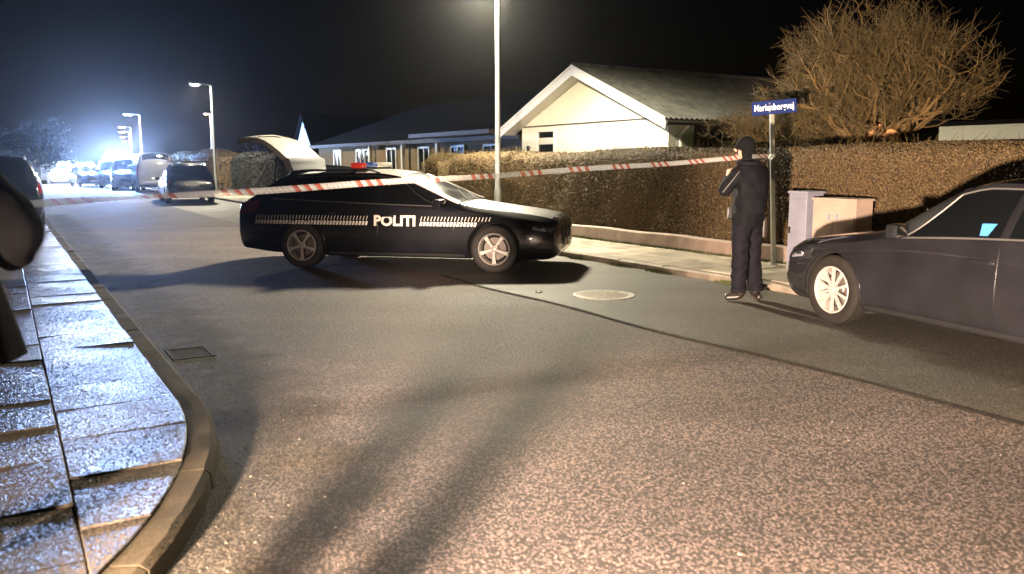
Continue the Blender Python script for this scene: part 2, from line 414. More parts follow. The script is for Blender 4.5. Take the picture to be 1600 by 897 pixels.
def film(name, col):
    """thin plastic film: lets part of the light straight through"""
    m, nt, p = newmat(name); p.inputs['Base Color'].default_value = (*col, 1); p.inputs['Roughness'].default_value = 0.4
    tr = N(nt, 'ShaderNodeBsdfTransparent'); tl = N(nt, 'ShaderNodeBsdfTranslucent'); tl.inputs[0].default_value = (*col, 1)
    m1 = N(nt, 'ShaderNodeMixShader'); m1.inputs[0].default_value = 0.35; m2 = N(nt, 'ShaderNodeMixShader'); m2.inputs[0].default_value = 0.55
    L = nt.links.new; L(p.outputs[0], m1.inputs[1]); L(tl.outputs[0], m1.inputs[2]); L(m1.outputs[0], m2.inputs[1]); L(tr.outputs[0], m2.inputs[2])
    L(m2.outputs[0], nt.nodes['Material Output'].inputs[0]); return m
M['tape_white'] = film('tape_white_film', (0.85, 0.82, 0.78))
M['tape_red'] = film('tape_red_film', (0.72, 0.22, 0.16))

def feather(m):
    """dirt washed up to the kerb, thinning out over the road through a ragged edge"""
    nt = m.node_tree; L = nt.links.new; out = nt.nodes['Material Output']; p = nt.nodes['Principled BSDF']
    at = N(nt, 'ShaderNodeAttribute', attribute_name='fade'); n = N(nt, 'ShaderNodeTexNoise'); n.inputs['Scale'].default_value = 2.6; n.inputs['Detail'].default_value = 8; n.inputs['Roughness'].default_value = 0.68
    g = N(nt, 'ShaderNodeNewGeometry'); L(g.outputs['Position'], n.inputs['Vector'])
    a = N(nt, 'ShaderNodeMath', operation='MULTIPLY_ADD'); L(n.outputs[0], a.inputs[0]); a.inputs[1].default_value = 1.5; a.inputs[2].default_value = -0.85
    s_ = N(nt, 'ShaderNodeMath', operation='ADD'); L(a.outputs[0], s_.inputs[0]); L(at.outputs['Fac'], s_.inputs[1])
    r = N(nt, 'ShaderNodeMapRange'); L(s_.outputs[0], r.inputs[0]); r.inputs[1].default_value = 0.15; r.inputs[2].default_value = 0.75; r.inputs[4].default_value = 0.85
    tr = N(nt, 'ShaderNodeBsdfTransparent'); mx = N(nt, 'ShaderNodeMixShader'); L(r.outputs[0], mx.inputs[0]); L(tr.outputs[0], mx.inputs[1]); L(p.outputs[0], mx.inputs[2]); L(mx.outputs[0], out.inputs[0])
feather(M['asphalt_gutter'])

# ================================================================== THE SETTING
def sheet(name, pts, z, m, sub=None):
    b = MB(); b.add([(p[0], p[1], z) for p in pts], [tuple(range(len(pts)))])
    return struct(b.build(name, m))
def uvquad(u0, u1, v0, v1): return [rv(u0, v0), rv(u0, v1), rv(u1, v1), rv(u1, v0)]
sheet('ground', [(-300, -300), (300, -300), (300, 300), (-300, 300)], -0.06, 'soil')
SEAM = 5.2
sheet('road', uvquad(-40, 160, -60, SEAM), 0.0, 'asphalt_coarse')
# the far lane was resurfaced: a thin layer with a slightly ragged edge
b = MB(); top = []; 
us = [-40, -12] + [-11 + 0.35*i for i in range(90)] + [24, 60, 160]
prev = None
for u in us:
    w = SEAM - 0.05 + 0.035*math.sin(u*1.9) + random.uniform(-0.015, 0.015)
    a, c, d = rv(u, w, 0.0038), rv(u, w + 0.02, 0.004), rv(u, 8.02, 0.004)
    k = len(b.v); b.v += [tuple(a), tuple(c), tuple(d)]
    if prev is not None:
        b.f += [[prev, prev+1, k+1, k], [prev+1, prev+2, k+2, k+1]]; b.mi += [0, 0]
    prev = k
struct(b.build('road_lane', 'asphalt_fine', recalc=True))
b = MB(); prev = None
for i in range(72):
    u = -8 + i*0.26; w = SEAM - 0.06 + 0.035*math.sin(u*1.9)
    h = 0.022 + 0.02*abs(math.sin(u*2.3 + 1)) + random.uniform(0, 0.012)
    a, c = rv(u, w - h*.5, 0.0085), rv(u, w + 0.02 + h*.3, 0.0085)
    k = len(b.v); b.v += [tuple(a), tuple(c)]
    if prev is not None: b.f.append([prev, prev+1, k+1, k]); b.mi.append(0)
    prev = k
struct(b.build('road_joint', 'tar', recalc=True))

# ---- near pavement with its rounded corner
KV, RC, CU = 0.97, 4.5, 5.4                    # kerb line, corner radius, where the bend starts
CV = KV - RC
def edge(s, off=0.0):
    """point on the kerb line at arc length s from the bend; s>0 runs up the road"""
    r = RC + off
    if s >= 0: return (CU + s, KV + off)
    a = -s/RC
    if a <= math.pi/2: return (CU - r*math.sin(a), CV + r*math.cos(a))
    return (CU - r, CV - (-s - RC*math.pi/2))
ss = [30 - i*0.5 for i in range(200)]
pave = thing('pavement', 'pavement', 'x'); del pave['label']; del pave['category']; pave['kind'] = 'structure'; pave.name = 'pavement'
b = MB(); ring = [edge(s, -0.02) for s in [60, 30] + [20 - 0.4*i for i in range(100)]]
ring = [(x, y) for x, y in ring if y > -18] 
poly = [rv(x, y, 0.062) for x, y in ring] + [rv(CU - RC, -18, 0.062), rv(60, -18, 0.062)]
n = len(poly); b.add(poly + [Vector((p.x, p.y, -0.05)) for p in poly], [tuple(range(n))] + [(i, (i+1) % n, n+(i+1) % n, n+i) for i in range(n)])
b.build('bedding', 'joint', pave, recalc=True)
# kerb stones
s = 27.0; k = 0
while s > -9.0:
    L_ = 0.98; b = MB(); m_ = 8
    def prof(q, i):
        o, z = q; c = edge(s - L_*i/m_*1.0 - (0.008 if i == 0 else 0), o + random.uniform(-.004, .004)*(o > -.1)); return rv(c[0], c[1], z + dz + random.uniform(-.003, .003)*(z > 0))
    dz = random.uniform(-0.006, 0.006)
    P = [(-0.14, -0.04), (-0.14, 0.098), (-0.03, 0.104), (0.0, 0.082), (0.012, -0.04)]
    vs = [prof(q, i if i < m_ else m_ - 0.03) for i in range(m_+1) for q in P]; fs = []
    for i in range(m_):
        for j in range(4): fs.append((i*5+j, i*5+j+1, (i+1)*5+j+1, (i+1)*5+j))
    fs += [(0,1,2,3,4), tuple(m_*5 + q for q in (4,3,2,1,0))]
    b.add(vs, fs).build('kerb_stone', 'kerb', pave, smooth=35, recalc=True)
    s -= L_; k += 1
# slabs
def clip(poly, nx, ny, d):
    out = []
    for i in range(len(poly)):
        p, q = poly[i], poly[(i+1) % len(poly)]
        a, c = nx*p[0] + ny*p[1] - d, nx*q[0] + ny*q[1] - d
        if a <= 0: out.append(p)
        if (a < 0 < c) or (c < 0 < a):
            t = a/(a - c); out.append((lerp(p[0], q[0], t), lerp(p[1], q[1], t)))
    return out
def slab(poly, z0, m, parent, tilt, h=0.05):
    cx = sum(p[0] for p in poly)/len(poly); cy = sum(p[1] for p in poly)/len(poly)
    tx, ty = random.gauss(0, tilt), random.gauss(0, tilt*0.7); zc = z0 + random.gauss(0, tilt*0.16)
    b = MB(); n = len(poly); vs = []
    for (ins, dz) in ((0.003, -h), (0.003, -0.005), (0.009, 0.0)):
        for p in poly:
            dx, dy = p[0]-cx, p[1]-cy; l = math.hypot(dx, dy) or 1; f = 1 - ins/l*1.3
            vs.append(rv(cx + dx*f, cy + dy*f, zc + dz + dx*f*tx + dy*f*ty))
    fs = [tuple(2*n + i for i in range(n))] + [(r*n+i, r*n+(i+1) % n, (r+1)*n+(i+1) % n, (r+1)*n+i) for r in (0, 1) for i in range(n)]
    b.add(vs, fs).build('paving_slab', m, parent, recalc=True)
rin = RC - 0.145
for ci, (v1, v0) in enumerate([(KV-0.145, 0.16), (0.16, -0.46), (-0.46, -1.08), (-1.08, -1.7)]):
    u = CU - RC + 0.19 + (0.31 if ci % 2 else 0.0) - 0.62
    while u < (29 if ci < 2 else 17):
        poly = [(u, v0), (u + 0.62, v0), (u + 0.62, v1), (u, v1)]
        if u < CU:
            for q in range(25):
                a = math.pi/2*q/24
                poly = clip(poly, -math.sin(a), math.cos(a), rin + (-math.sin(a)*CU + math.cos(a)*CV))
                if not poly: break
        if len(poly) > 2:
            ar = abs(sum(poly[i][0]*poly[(i+1) % len(poly)][1] - poly[(i+1) % len(poly)][0]*poly[i][1] for i in range(len(poly))))/2
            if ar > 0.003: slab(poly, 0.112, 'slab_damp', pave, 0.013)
        u += 0.62
sheet('lawn', uvquad(CU - RC + 1.2, 60, -18, -1.72), 0.10, 'lawn')

# ---- worn gutter strip along the near kerb
b = MB(); fade = []; NS, NW = 240, 6
for i in range(NS + 1):
    s = 24 - i*0.15
    for j in range(NW + 1): q = edge(s, 1.15*j/NW + 0.005); b.v.append(tuple(rv(q[0], q[1], 0.0045))); fade.append(1 - j/NW)
for i in range(NS):
    for j in range(NW): k = i*(NW+1) + j; b.f.append([k, k+1, k+NW+2, k+NW+1]); b.mi.append(0)
o = struct(b.build('gutter', 'asphalt_gutter', recalc=True))
at = o.data.attributes.new('fade', 'FLOAT', 'POINT'); at.data.foreach_set('value', fade)

# ---- far pavement
farp = thing('pavement', 'p', 'x'); del farp['label']; del farp['category']; farp['kind'] = 'structure'
def drop(u): return -0.075*max(0.0, min(1.0, (7.1 - u)/1.0))
b = MB(); prev = None
for u in (-14, 5.9, 6.5, 7.2, 50, 160):
    q = [rv(u, 8.1, -0.05), rv(u, 8.1, 0.055 + drop(u)), rv(u, 9.9, 0.055 + drop(u))]
    k = len(b.v); b.v += [tuple(x) for x in q]
    if prev is not None: b.f += [[prev, prev+1, k+1, k], [prev+1, prev+2, k+2, k+1]]; b.mi += [0, 0]
    prev = k
b.build('bedding', 'joint', farp, recalc=True)
u = 2.0
while u < 46:
    b = MB(); dz = random.uniform(-0.006, 0.006); d0, d1 = drop(u), drop(u + 1)
    P = [(8.0, -0.04), (8.0, 0.08), (8.025, 0.102), (8.145, 0.104), (8.145, -0.04)]
    vs = [rv(u + 0.006, v, z + (d0 if z > 0 else 0) + dz) for v, z in P] + [rv(u + 0.994, v, z + (d1 if z > 0 else 0) + dz) for v, z in P]
    fs = [(i, (i+1) % 5, 5+(i+1) % 5, 5+i) for i in range(5)] + [(4,3,2,1,0), (5,6,7,8,9)]
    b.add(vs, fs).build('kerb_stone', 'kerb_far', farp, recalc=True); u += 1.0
for (v0, v1, o) in ((8.15, 8.9, 0.0), (8.9, 9.64, 0.4)):
    u = 2.0 + o
    while u < 46:
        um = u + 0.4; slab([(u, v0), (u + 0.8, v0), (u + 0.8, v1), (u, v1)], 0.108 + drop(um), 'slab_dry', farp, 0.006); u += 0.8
sheet('lawn', uvquad(-14, 160, 9.85, 60), 0.09, 'lawn')

# ---- low wall under the hedge
b = MB(); prev = None
for i in range(54):
    u = -7 + i*0.515
    if u > 20.7: u = 20.7
    w = 0.008*math.sin(u*3.1)
    P = [rv(u, 9.655 + w, -0.02), rv(u, 9.655 + w, 0.335 + w), rv(u, 9.675 + w, 0.35 + w), rv(u, 9.83, 0.35 + w), rv(u, 9.83, -0.02)]
    k = len(b.v); b.v += [tuple(p) for p in P]
    if prev is not None:
        for j in range(4): b.f.append([prev+j, prev+j+1, k+j+1, k+j]); b.mi.append(0)
    prev = k
b.f.append([prev, prev+1, prev+2, prev+3, prev+4]); b.mi.append(0)
tag(b.build('garden_wall', 'wall_low', recalc=True), 'low pinkish rendered garden wall running along the foot of the brown hedge', 'wall')

# ---- hedges
def leafquad(b, c, nrm, s, rnd):
    d = Vector((rnd.gauss(0,1), rnd.gauss(0,1), rnd.gauss(0,1)))
    nn = (nrm*1.5 + d.normalized()*0.8).normalized(); x = nn.orthogonal().normalized()
    a = rnd.uniform(0, 6.28); y = nn.cross(x); x, y = x*math.cos(a) + y*math.sin(a), y*math.cos(a) - x*math.sin(a)
    k = len(b.v); l, w = s*rnd.uniform(0.7, 1.3), s*rnd.uniform(0.35, 0.55)
    b.v += [tuple(c - x*l), tuple(c + y*w + nn*0.01), tuple(c + x*l), tuple(c - y*w + nn*0.01)]
    b.f.append([k, k+1, k+2, k+3]); b.mi.append(b.cm)
def hedge(name, label, u0, u1, v0, v1, z0, z1, dens, leaf, leafmat, seed, twigs=0, topwave=0.05, round_end=0.5):
    rnd = random.Random(seed); t = thing(name, label, 'hedge', rv((u0+u1)/2, (v0+v1)/2, 0), UA)
    um, vm = (u0+u1)/2, (v0+v1)/2; hu, hv = (u1-u0)/2, (v1-v0)/2
    ph = [rnd.uniform(0, 6) for _ in range(6)]
    def bump(u, q): return 0.02*math.sin(u*1.3 + ph[0] + q) + 0.008*math.sin(u*3.7 + ph[1] + 2*q) + 0.006*math.sin(u*8.1 + ph[2] + 3*q)
    def topz(u):
        e = min(u - u0, u1 - u)
        f = 1.0 if e > round_end else math.sqrt(max(0.0, 1 - (1 - e/round_end)**2))
        return z0 + (z1 - z0)*(0.72 + 0.28*f) + topwave*math.sin(u*0.9 + ph[3]) + 0.4*topwave*math.sin(u*4.1 + ph[4])
    def sect(u, a, inset=0.0):
        """a in 0..1 goes up the street face, over the top and down the back"""
        h = topz(u) - z0; w = hv*2; r = min(0.28, hv*0.8)
        tot = h + w + h; d = a*tot
        if d < h: p = (v0, z0 + d); nm = (-1, 0)
        elif d < h + w: p = (v0 + d - h, z0 + h); nm = (0, 1)
        else: p = (v1, z0 + h - (d - h - w)); nm = (1, 0)
        vv, zz = p
        # round the shoulders
        for sgn, ve in ((-1, v0), (1, v1)):
            cv, cz = ve - sgn*r, z0 + h - r
            if (vv - cv)*sgn > 0 and zz > cz:
                dx, dz = vv - cv, zz - cz; l = math.hypot(dx, dz) or 1; nm = (dx/l, dz/l); vv, zz = cv + nm[0]*r, cz + nm[1]*r
        if nm[0] < -0.5: vv += 0.13*(1 - (zz - z0)/h)
        bb = bump(u, zz*2.0) - inset
        e = min(u - u0, u1 - u)
        if e < 0.3: bb -= (0.3 - e)*0.4
        return (vv + nm[0]*bb, zz + nm[1]*bb, nm)
    loc = lambda u, v, z: Vector((u - um, -(v - vm), z))
    nu = max(6, int((u1-u0)/0.22)); b = MB()
    def fn(i, j):
        u = lerp(u0 + 0.06, u1 - 0.06, i); v, z, _ = sect(u, j, 0.09); return loc(u, v, z)
    b.grid(fn, nu, 26)
    b.add([fn(0, j/12) for j in range(13)], [tuple(range(13))]); b.add([fn(1, j/12) for j in range(13)], [tuple(range(13))])
    b.build('inner_branches', 'hedge_core', t, recalc=True)
    area = (u1-u0)*((z1-z0)*2 + hv*2); b = MB()
    for _ in range(int(area*dens)):
        u = rnd.uniform(u0, u1); a = rnd.random()
        if a > 0.70: continue
        v, z, nm = sect(u, a, rnd.uniform(-0.015, 0.09))
        nrm = Vector((0, -nm[0], nm[1]))
        leafquad(b, loc(u, v, z), nrm, leaf, rnd)
    for en, sg in ((u0, -1), (u1, 1)):
        for _ in range(int((z1-z0)*hv*2*dens)):
            a, q = rnd.uniform(v0, v1), rnd.uniform(z0, topz(en + -sg*0.1) )
            leafquad(b, loc(en + rnd.uniform(-0.06, 0.06) - sg*0.12*abs(a-vm)/hv, a, q), Vector((sg, 0, 0.2)), leaf, rnd)
    o = b.build('foliage', leafmat, t); o['kind'] = 'stuff'
    if twigs:
        b = MB()
        for _ in range(twigs):
            u = rnd.uniform(u0, u1); a = rnd.uniform(0.0, 0.62); v, z, nm = sect(u, a, 0.06)
            p = loc(u, v, z); g = Vector((rnd.gauss(0, 0.35), -nm[0]*rnd.uniform(0.1, 0.6), rnd.uniform(0.3, 1.0))).normalized()
            l = rnd.uniform(0.08, 0.22); k = rnd.uniform(0.0025, 0.006)
            q = p + g*l*0.5 + Vector((rnd.gauss(0, .02), rnd.gauss(0, .02), 0)); e = p + g*l + Vector((rnd.gauss(0, .05), rnd.gauss(0, .03), 0))
            b.tube([p, q, e], [k, k*0.8, k*0.4], 3, False)
        b.build('twigs', 'twig', t)['kind'] = 'stuff'
    return t
hedge('clipped_hedge', 'long clipped brown-leaved hedge above the low wall, from lamp post to parked car', -6.5, 19.35, 9.72, 10.75, 0.32, 1.80, 3300, 0.019, 'hedge_leaf', 3, 2200, 0.014)
hedge('clipped_hedge', 'short rounded hedge end beyond the thin dark gap by the lamp post', 19.55, 20.75, 9.72, 10.75, 0.28, 1.80, 3300, 0.019, 'hedge_leaf', 4, 300, 0.02, 0.6)
hedge('low_hedge', 'low dull green hedge in front of the yellow brick house', 21.4, 33, 10.0, 10.8, 0.1, 1.32, 700, 0.05, 'hedge_leaf_green', 5, 200, 0.04)
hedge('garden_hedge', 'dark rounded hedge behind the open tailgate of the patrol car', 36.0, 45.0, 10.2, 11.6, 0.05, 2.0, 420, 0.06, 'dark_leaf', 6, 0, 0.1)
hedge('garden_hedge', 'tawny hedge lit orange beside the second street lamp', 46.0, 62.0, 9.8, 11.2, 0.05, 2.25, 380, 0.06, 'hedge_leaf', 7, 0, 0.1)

# ---- moss and weeds where wall and pavement meet, along the far kerb and the near kerb (uncountable)
rnd = random.Random(11); b = MB()
for _ in range(5200):
    if rnd.random() < 0.7: u = rnd.uniform(6.5, 16); v = 9.65 - abs(rnd.gauss(0, 0.035)); z = 0.115
    else:
        u = rnd.choice([7.6, 9.0, 9.9, 11.0]) + rnd.gauss(0, 0.12); v = 7.99 - abs(rnd.gauss(0, 0.05)); z = 0.01
    h = rnd.uniform(0.015, 0.05); p = rv(u, v, z); d = Vector((rnd.gauss(0, .02), rnd.gauss(0, .02), h)); w = Vector((rnd.gauss(0, 1), rnd.gauss(0, 1), 0)).normalized()*0.006
    b.add([p - w, p + w, p + d], [(0, 1, 2)])
o = b.build('weeds', 'moss'); o['kind'] = 'stuff'; o['label'] = 'moss and small weeds along the wall foot and far kerb'; o['category'] = 'weeds'

# ---- grit washed along the near gutter and scattered over the road (uncountable)
rnd = random.Random(17); b = MB()
for _ in range(1100):
    if rnd.random() < 0.85: q = edge(rnd.uniform(-4.5, 14), abs(rnd.gauss(0, .22)) + .01); p = rv(q[0], q[1], .006)
    else: p = rv(rnd.uniform(1, 14), rnd.uniform(1.0, 7.9), .008)
    k = rnd.uniform(.002, .0055); vs = [p + Vector((rnd.gauss(0, k), rnd.gauss(0, k), 0)) for _ in range(3)] + [p + Vector((0, 0, k))]
    b.add(vs, [(0, 1, 3), (1, 2, 3), (2, 0, 3)])
o = b.build('grit', 'kerb_far'); o['kind'] = 'stuff'; o['label'] = 'fine grit and crumbs scattered over the asphalt and gutter'; o['category'] = 'grit'

# ---- manhole cover
t = thing('manhole_cover', 'round pale cast iron manhole cover set in the asphalt near the patrol car', 'manhole cover', rv(7.78, 6.01, 0.0075), UA)
b = MB(); T = Matrix.Rotation(R(90), 4, 'X')
b.lathe([(0.365, -0.03), (0.365, 0.006), (0.33, 0.006), (0.325, 0.0)], 48, T).build('frame', 'cast_iron', t, recalc=True)
b = MB(); n = 48
b.add([(0.322*math.cos(2*math.pi*i/n), 0.322*math.sin(2*math.pi*i/n), 0.0012) for i in range(n)], [tuple(range(n))]); lid = b.build('lid', 'cast_iron', t)
b = MB()
for i in range(-7, 8):
    for j in range(-7, 8):
        x, y = i*0.042 + (0.021 if j % 2 else 0), j*0.042
        if x*x + y*y < 0.29**2: b.box(x, y, 0.004, 0.028, 0.024, 0.006)
b.build('raised_studs', 'cast_iron', lid)
# ---- drain grate by the near kerb
t = thing('drain_grate', 'dark iron drain grate in the gutter beside the near pavement', 'drain grate', rv(7.12, 1.22, 0.000), UA)
b = MB()
for (x, y, sx, sy) in ((0, 0.15, 0.42, 0.025), (0, -0.15, 0.42, 0.025), (0.198, 0, 0.025, 0.275), (-0.198, 0, 0.025, 0.275)): b.box(x, y, 0.0, sx, sy, 0.02)
b.build('frame', 'iron_dark', t)
b = MB(); b.box(0, 0, -0.004, 0.37, 0.275, 0.006); b.build('sump', 'arch', t)
mb = MB().box(0, 0, 0.004, 0.018, 0.272, 0.012).mesh('bar', 'iron_dark')
for i in range(9): link('bar', mb, t, (-0.16 + i*0.04, 0, -.004))
# ---- litter
for i, (u, v, lab) in enumerate(((8.35, 5.45, 'small pale scrap of paper on the road left of the manhole cover'), (7.2, 7.75, 'crumpled pale scrap in the gutter near the officer'))):
    b = MB(); b.grid(lambda a, c: rv(u + a*0.1, v + c*0.07, 0.012 + 0.012*math.sin(a*5 + c*3)), 4, 3, skirt=(0, 0, -0.004)); tag(b.build('paper_scrap', 'sign_white'), lab, 'litter')

# ================================================================== STREET LAMPS
def street_lamp(name, label, u, v, h, power, col, detail=True, lens='led_white', arm=0.42, size=1.0, group='street lamps along the far pavement', base=0.1):
    t = thing(name, label, 'street lamp', rv(u, v, base), UA, group); H_ = h - base
    nseg = 16 if detail else 8
    b = MB(); b.tube([(0,0,-0.1), (0,0,0.9), (0,0,0.94), (0,0,H_)], [0.075, 0.075, 0.062, 0.045], nseg); b.build('pole', 'galvanised', t, smooth=40)
    if detail:
        b = MB(); b.box(0.0, 0.073, 0.6, 0.075, 0.012, 0.36, bev=0.004); b.build('service_door', 'galvanised', t)
        b = MB(); b.tube([(0,0,-0.01), (0,0,0.03)], [0.11, 0.09], 16); b.build('base_collar', 'galvanised', t, smooth=40)
    b = MB(); b.tube([(0,0,H_-0.06), (0,0.05,H_+0.0), (0, arm*0.5, H_+0.04), (0, arm, H_+0.05)], [0.045, 0.04, 0.034, 0.032], 8); b.build('arm', 'galvanised', t, smooth=40)
    b = MB()
    def top(i, j):
        y = arm - 0.05 + i*0.62*size; w = 0.13*size*math.sin(math.pi*min(1, max(0.12, i*0.9 + 0.1)))**0.5
        return (w*(j*2 - 1), y, H_ + 0.05 + 0.05*size*(1 - (j*2-1)**2))
    b.grid(top, 10, 8, skirt=(0, 0, -0.05)); head = b.build('lamp_head', 'galvanised', t, smooth=40)
    b = MB(); b.box(0, arm + 0.30*size, H_ - 0.015, 0.16*size, 0.36*size, 0.05, bev=.02); b.build('lens', lens, head)
    if power > 0:
        ld = bpy.data.lights.new('lamp_light', 'SPOT'); ld.energy = power; ld.color = col; ld.spot_size = R(176); ld.spot_blend = 0.35; ld.shadow_soft_size = 0.3
        lo = bpy.data.objects.new('lamp_light', ld); C.objects.link(lo); lo.parent = t; lo.location = (0, arm + 0.3*size, H_ - 0.07)
    return t
LW = (1.0, 0.885, 0.645)
street_lamp('street_lamp', 'tall nearest street lamp standing behind the patrol car, its head at the picture top', 16.2, 9.49, 5.28, 9800, LW, arm=.12, size=.9)
street_lamp('street_lamp', 'street lamp above the parked estate car, second along the far pavement', 41.6, 8.75, 5.2, 6500, (1.0, 0.90, 0.70), lens='led_far')
far = [(69.5, 9.3, 5.2, 'third street lamp along the road, tallest of the distant lamps above the emergency vehicles'),
       (93.5, 11.6, 5.2, 'fourth street lamp in the distant row above the emergency vehicles'),
       (108, 13.2, 5.2, 'fifth street lamp in the distant row, just lower than the fourth'),
       (128, 15.6, 5.2, 'sixth street lamp, small in the distant row over the vans'),
       (150, 18.4, 5.2, 'last and smallest street lamp of the distant row')]
for i, (u, v, h, lab) in enumerate(far): street_lamp('street_lamp', lab, u, v, h, 6000 if i < 3 else 0, (1.0, 0.93, 0.8), False, 'led_far', size=1.3)
t = street_lamp('path_lamp', 'warm orange lamp on a thin pole behind the orange-lit hedge', 64.4, 13.4, 5.15, 2000, (1.0, 0.6, 0.32), False, 'led_warm', arm=0.1, size=0.7, group=None)

# ================================================================== HOUSES
def window(parent, x, y, z, w, h, face, mull=1, frame=0.06, blind=False):
    """face: direction (dx,dy) the window looks; x,y,z is its lower middle"""
    t = bpy.data.objects.new('window', None); C.objects.link(t); t.parent = parent
    t.location = (x, y, z); t.rotation_euler = (0, 0, math.atan2(face[1], face[0]) + R(90))
    b = MB(); d = 0.09
    for (cx, cz, sx, sz) in ((0, frame/2, w, frame), (0, h - frame/2, w, frame), (-w/2 + frame/2, h/2, frame, h - 2*frame), (w/2 - frame/2, h/2, frame, h - 2*frame)): b.box(cx, -0.02, cz, sx, d, sz)
    for i in range(mull): b.box(-w/2 + w*(i+1)/(mull+1), -0.015, h/2, frame*0.9, d*0.8, h - 2*frame)
    b.build('frame', 'window_frame', t)
    n = mull + 1
    for i in range(n):
        b = MB(); b.box(-w/2 + w*(i+0.5)/n, 0.0, h/2, w/n - frame*0.9, 0.02, h - 1.9*frame); b.build('pane', 'pane_dark', t)
    b = MB(); b.box(0, -0.06, -0.03, w + 0.1, 0.14, 0.05); b.build('sill', 'window_frame', t)
    if blind:
        b = MB(); b.box(0, -0.013, h*0.72, w - 0.2, 0.005, h*0.16); b.build('blind', 'blind', t)
    return t
# white gabled house: its gable is parallel to the road, local x = u, local y = -v
t = thing('white_house', 'white rendered house with bright cream gable and corrugated roof behind the hedge', 'house', rv(20.38, 15, 0), UA)
W, D, ZE, ZR = 3.61, 12.0, 2.76, 4.24
b = MB(); b.box(0, -D/2, 1.38, 2*W, D, 2.76); b.build('wall', 'render_white', t)
b = MB(); b.prism([(-W-0.01, ZE+0.012), (W+0.01, ZE+0.012), (0, ZE + (ZR-ZE-0.03))], -D, Matrix.Translation((0, 0.02, 0)))
b.build('gable', 'gable_board', t, recalc=True)
b = MB(); b.box(0, 0.012, ZE - 0.004, 2*W + 0.02, 0.05, 0.03); b.build('joint_strip', 'dark_wood', t)
sl = (ZR - ZE)/W; OV = 0.5; OG = 0.55
for sg in (-1, 1):
    b = MB(); nW = 2*80
    xe = sg*(W + OV); ze = ZR - sl*(W + OV)
    def rf(i, j):
        y = OG - i*(D + 2*OG); wv = 0.028*math.cos(2*math.pi*i*(D + 2*OG)/0.177)
        return (sg*j*(W + OV), y, ZR + 0.14 - sl*j*(W + OV) + wv)
    b.grid(rf, 71*6, 8, skirt=(0, 0, -0.05)); rfo = b.build('roof', 'corrugated', t, smooth=50)
    # bargeboard, soffit and fascia
    for yy, nm in ((OG + 0.012, 'bargeboard'),):
        b = MB(); b.prism([(0, ZR + 0.11), (xe, ze + 0.11), (xe, ze - 0.12), (0, ZR - 0.14)] if sg > 0 else [(0, ZR + 0.11), (0, ZR - 0.14), (xe, ze - 0.12), (xe, ze + 0.11)], -0.03, Matrix.Translation((0, yy, 0)))
        b.build(nm, 'board_white', t, recalc=True)
        b = MB(); b.prism([(0, ZR + 0.165), (xe, ze + 0.165), (xe, ze + 0.105), (0, ZR + 0.105)], -0.04, Matrix.Translation((0, yy + 0.025, 0))); b.build('verge_strip', 'board_white', t, recalc=True)
    b = MB(); b.grid(lambda i, j: (sg*(0.02 + j*(W + OV - 0.04)), OG - 0.02 - i*(OG - 0.03), ZR - 0.06 - sl*(0.02 + j*(W + OV - 0.04))), 1, 4, skirt=(0, 0, 0.02)); b.build('soffit', 'board_white', t)
    b = MB(); b.tube([(xe + sg*0.03, OG, ze + 0.03), (xe + sg*0.03, -D, ze + 0.03)], 0.055, 8); b.build('gutter', 'dark_wood', t, smooth=40)
b = MB(); b.tube([(0, OG, ZR + 0.16), (0, -D - OG, ZR + 0.16)], 0.07, 8); b.build('ridge_cap', 'corrugated', t, smooth=40)
b = MB(); b.tube([(-W - 0.42, -0.35, 2.55), (-W - 0.30, -0.35, 2.47), (-W - 0.09, -0.35, 2.30), (-W - 0.09, -0.35, 0.05)], 0.04, 8); b.build('downpipe', 'board_white', t, smooth=40)
window(t, 2.12, 0.0, 1.35, 1.06, 1.28, (0, 1), 0, 0.07, True)
b = MB(); b.box(3.15, 0.05, 2.05, 0.10, 0.09, 0.17, bev=0.02); b.build('wall_lamp', 'plastic', t)
b = MB(); b.box(-W - 0.02, -3.4, 1.4, 0.04, 5.0, 2.4); b.build('side_wall_shade', 'dark_wood', t)  # dark sheet over the side wall, its shade put into the colour
b = MB(); b.box(-W - 0.05, -3.2, 2.1, 0.05, 2.6, 0.12); b.build('lintel', 'board_white', t)
window(t, -W - 0.04, -4.2, 1.0, 1.8, 1.1, (-1, 0), 1)

# yellow brick house with the long dark hipped roof
t = thing('brick_house', 'long low yellow brick house with dark hipped roof behind the patrol car', 'house', rv(39, 17, 0), UA)
b = MB(); b.box(0, -5, 1.3, 24, 10, 2.6); b.build('wall', 'brick', t)
b = MB(); e = 0.6; x0, x1, y0, y1 = -12 - e, 12 + e, e, -10 - e; zr = 5.0
vs = [(x0, y0, 2.62), (x1, y0, 2.62), (x1, y1, 2.62), (x0, y1, 2.62), (x0 + 5.0, -5, zr), (x1 - 5.0, -5, zr)]
b.add(vs, [(0, 1, 5, 4), (1, 2, 5), (2, 3, 4, 5), (3, 0, 4), (3, 2, 1, 0)]); b.build('roof', 'roof_tile', t, recalc=True)
b = MB(); b.box(0, y0 + 0.02, 2.56, 25.2, 0.04, 0.18); b.build('fascia', 'dark_wood', t)
for u_, mu in ((-9.5, 1), (-6.6, 1), (-3.2, 1), (0.6, 1), (4.6, 2), (8.6, 1)): window(t, u_, 0.0, 0.9 if mu == 1 else 0.4, 1.25 if mu == 1 else 1.9, 1.45 if mu == 1 else 1.95, (0, 1), mu, 0.09, False)
for u_ in (-5.2, -1.4, 2.8): b = MB(); b.box(u_, 0.3, 1.25, 0.16, 0.16, 2.6); b.build('porch_post', 'board_white', t)
for u_ in (-6.9, -6.3): b = MB(); b.box(u_, 0.05, 1.72, 0.42, 0.01, 0.16); b.build('pane_reflection', 'sign_white', t)  # white rectangles stand in for reflections in the window panes
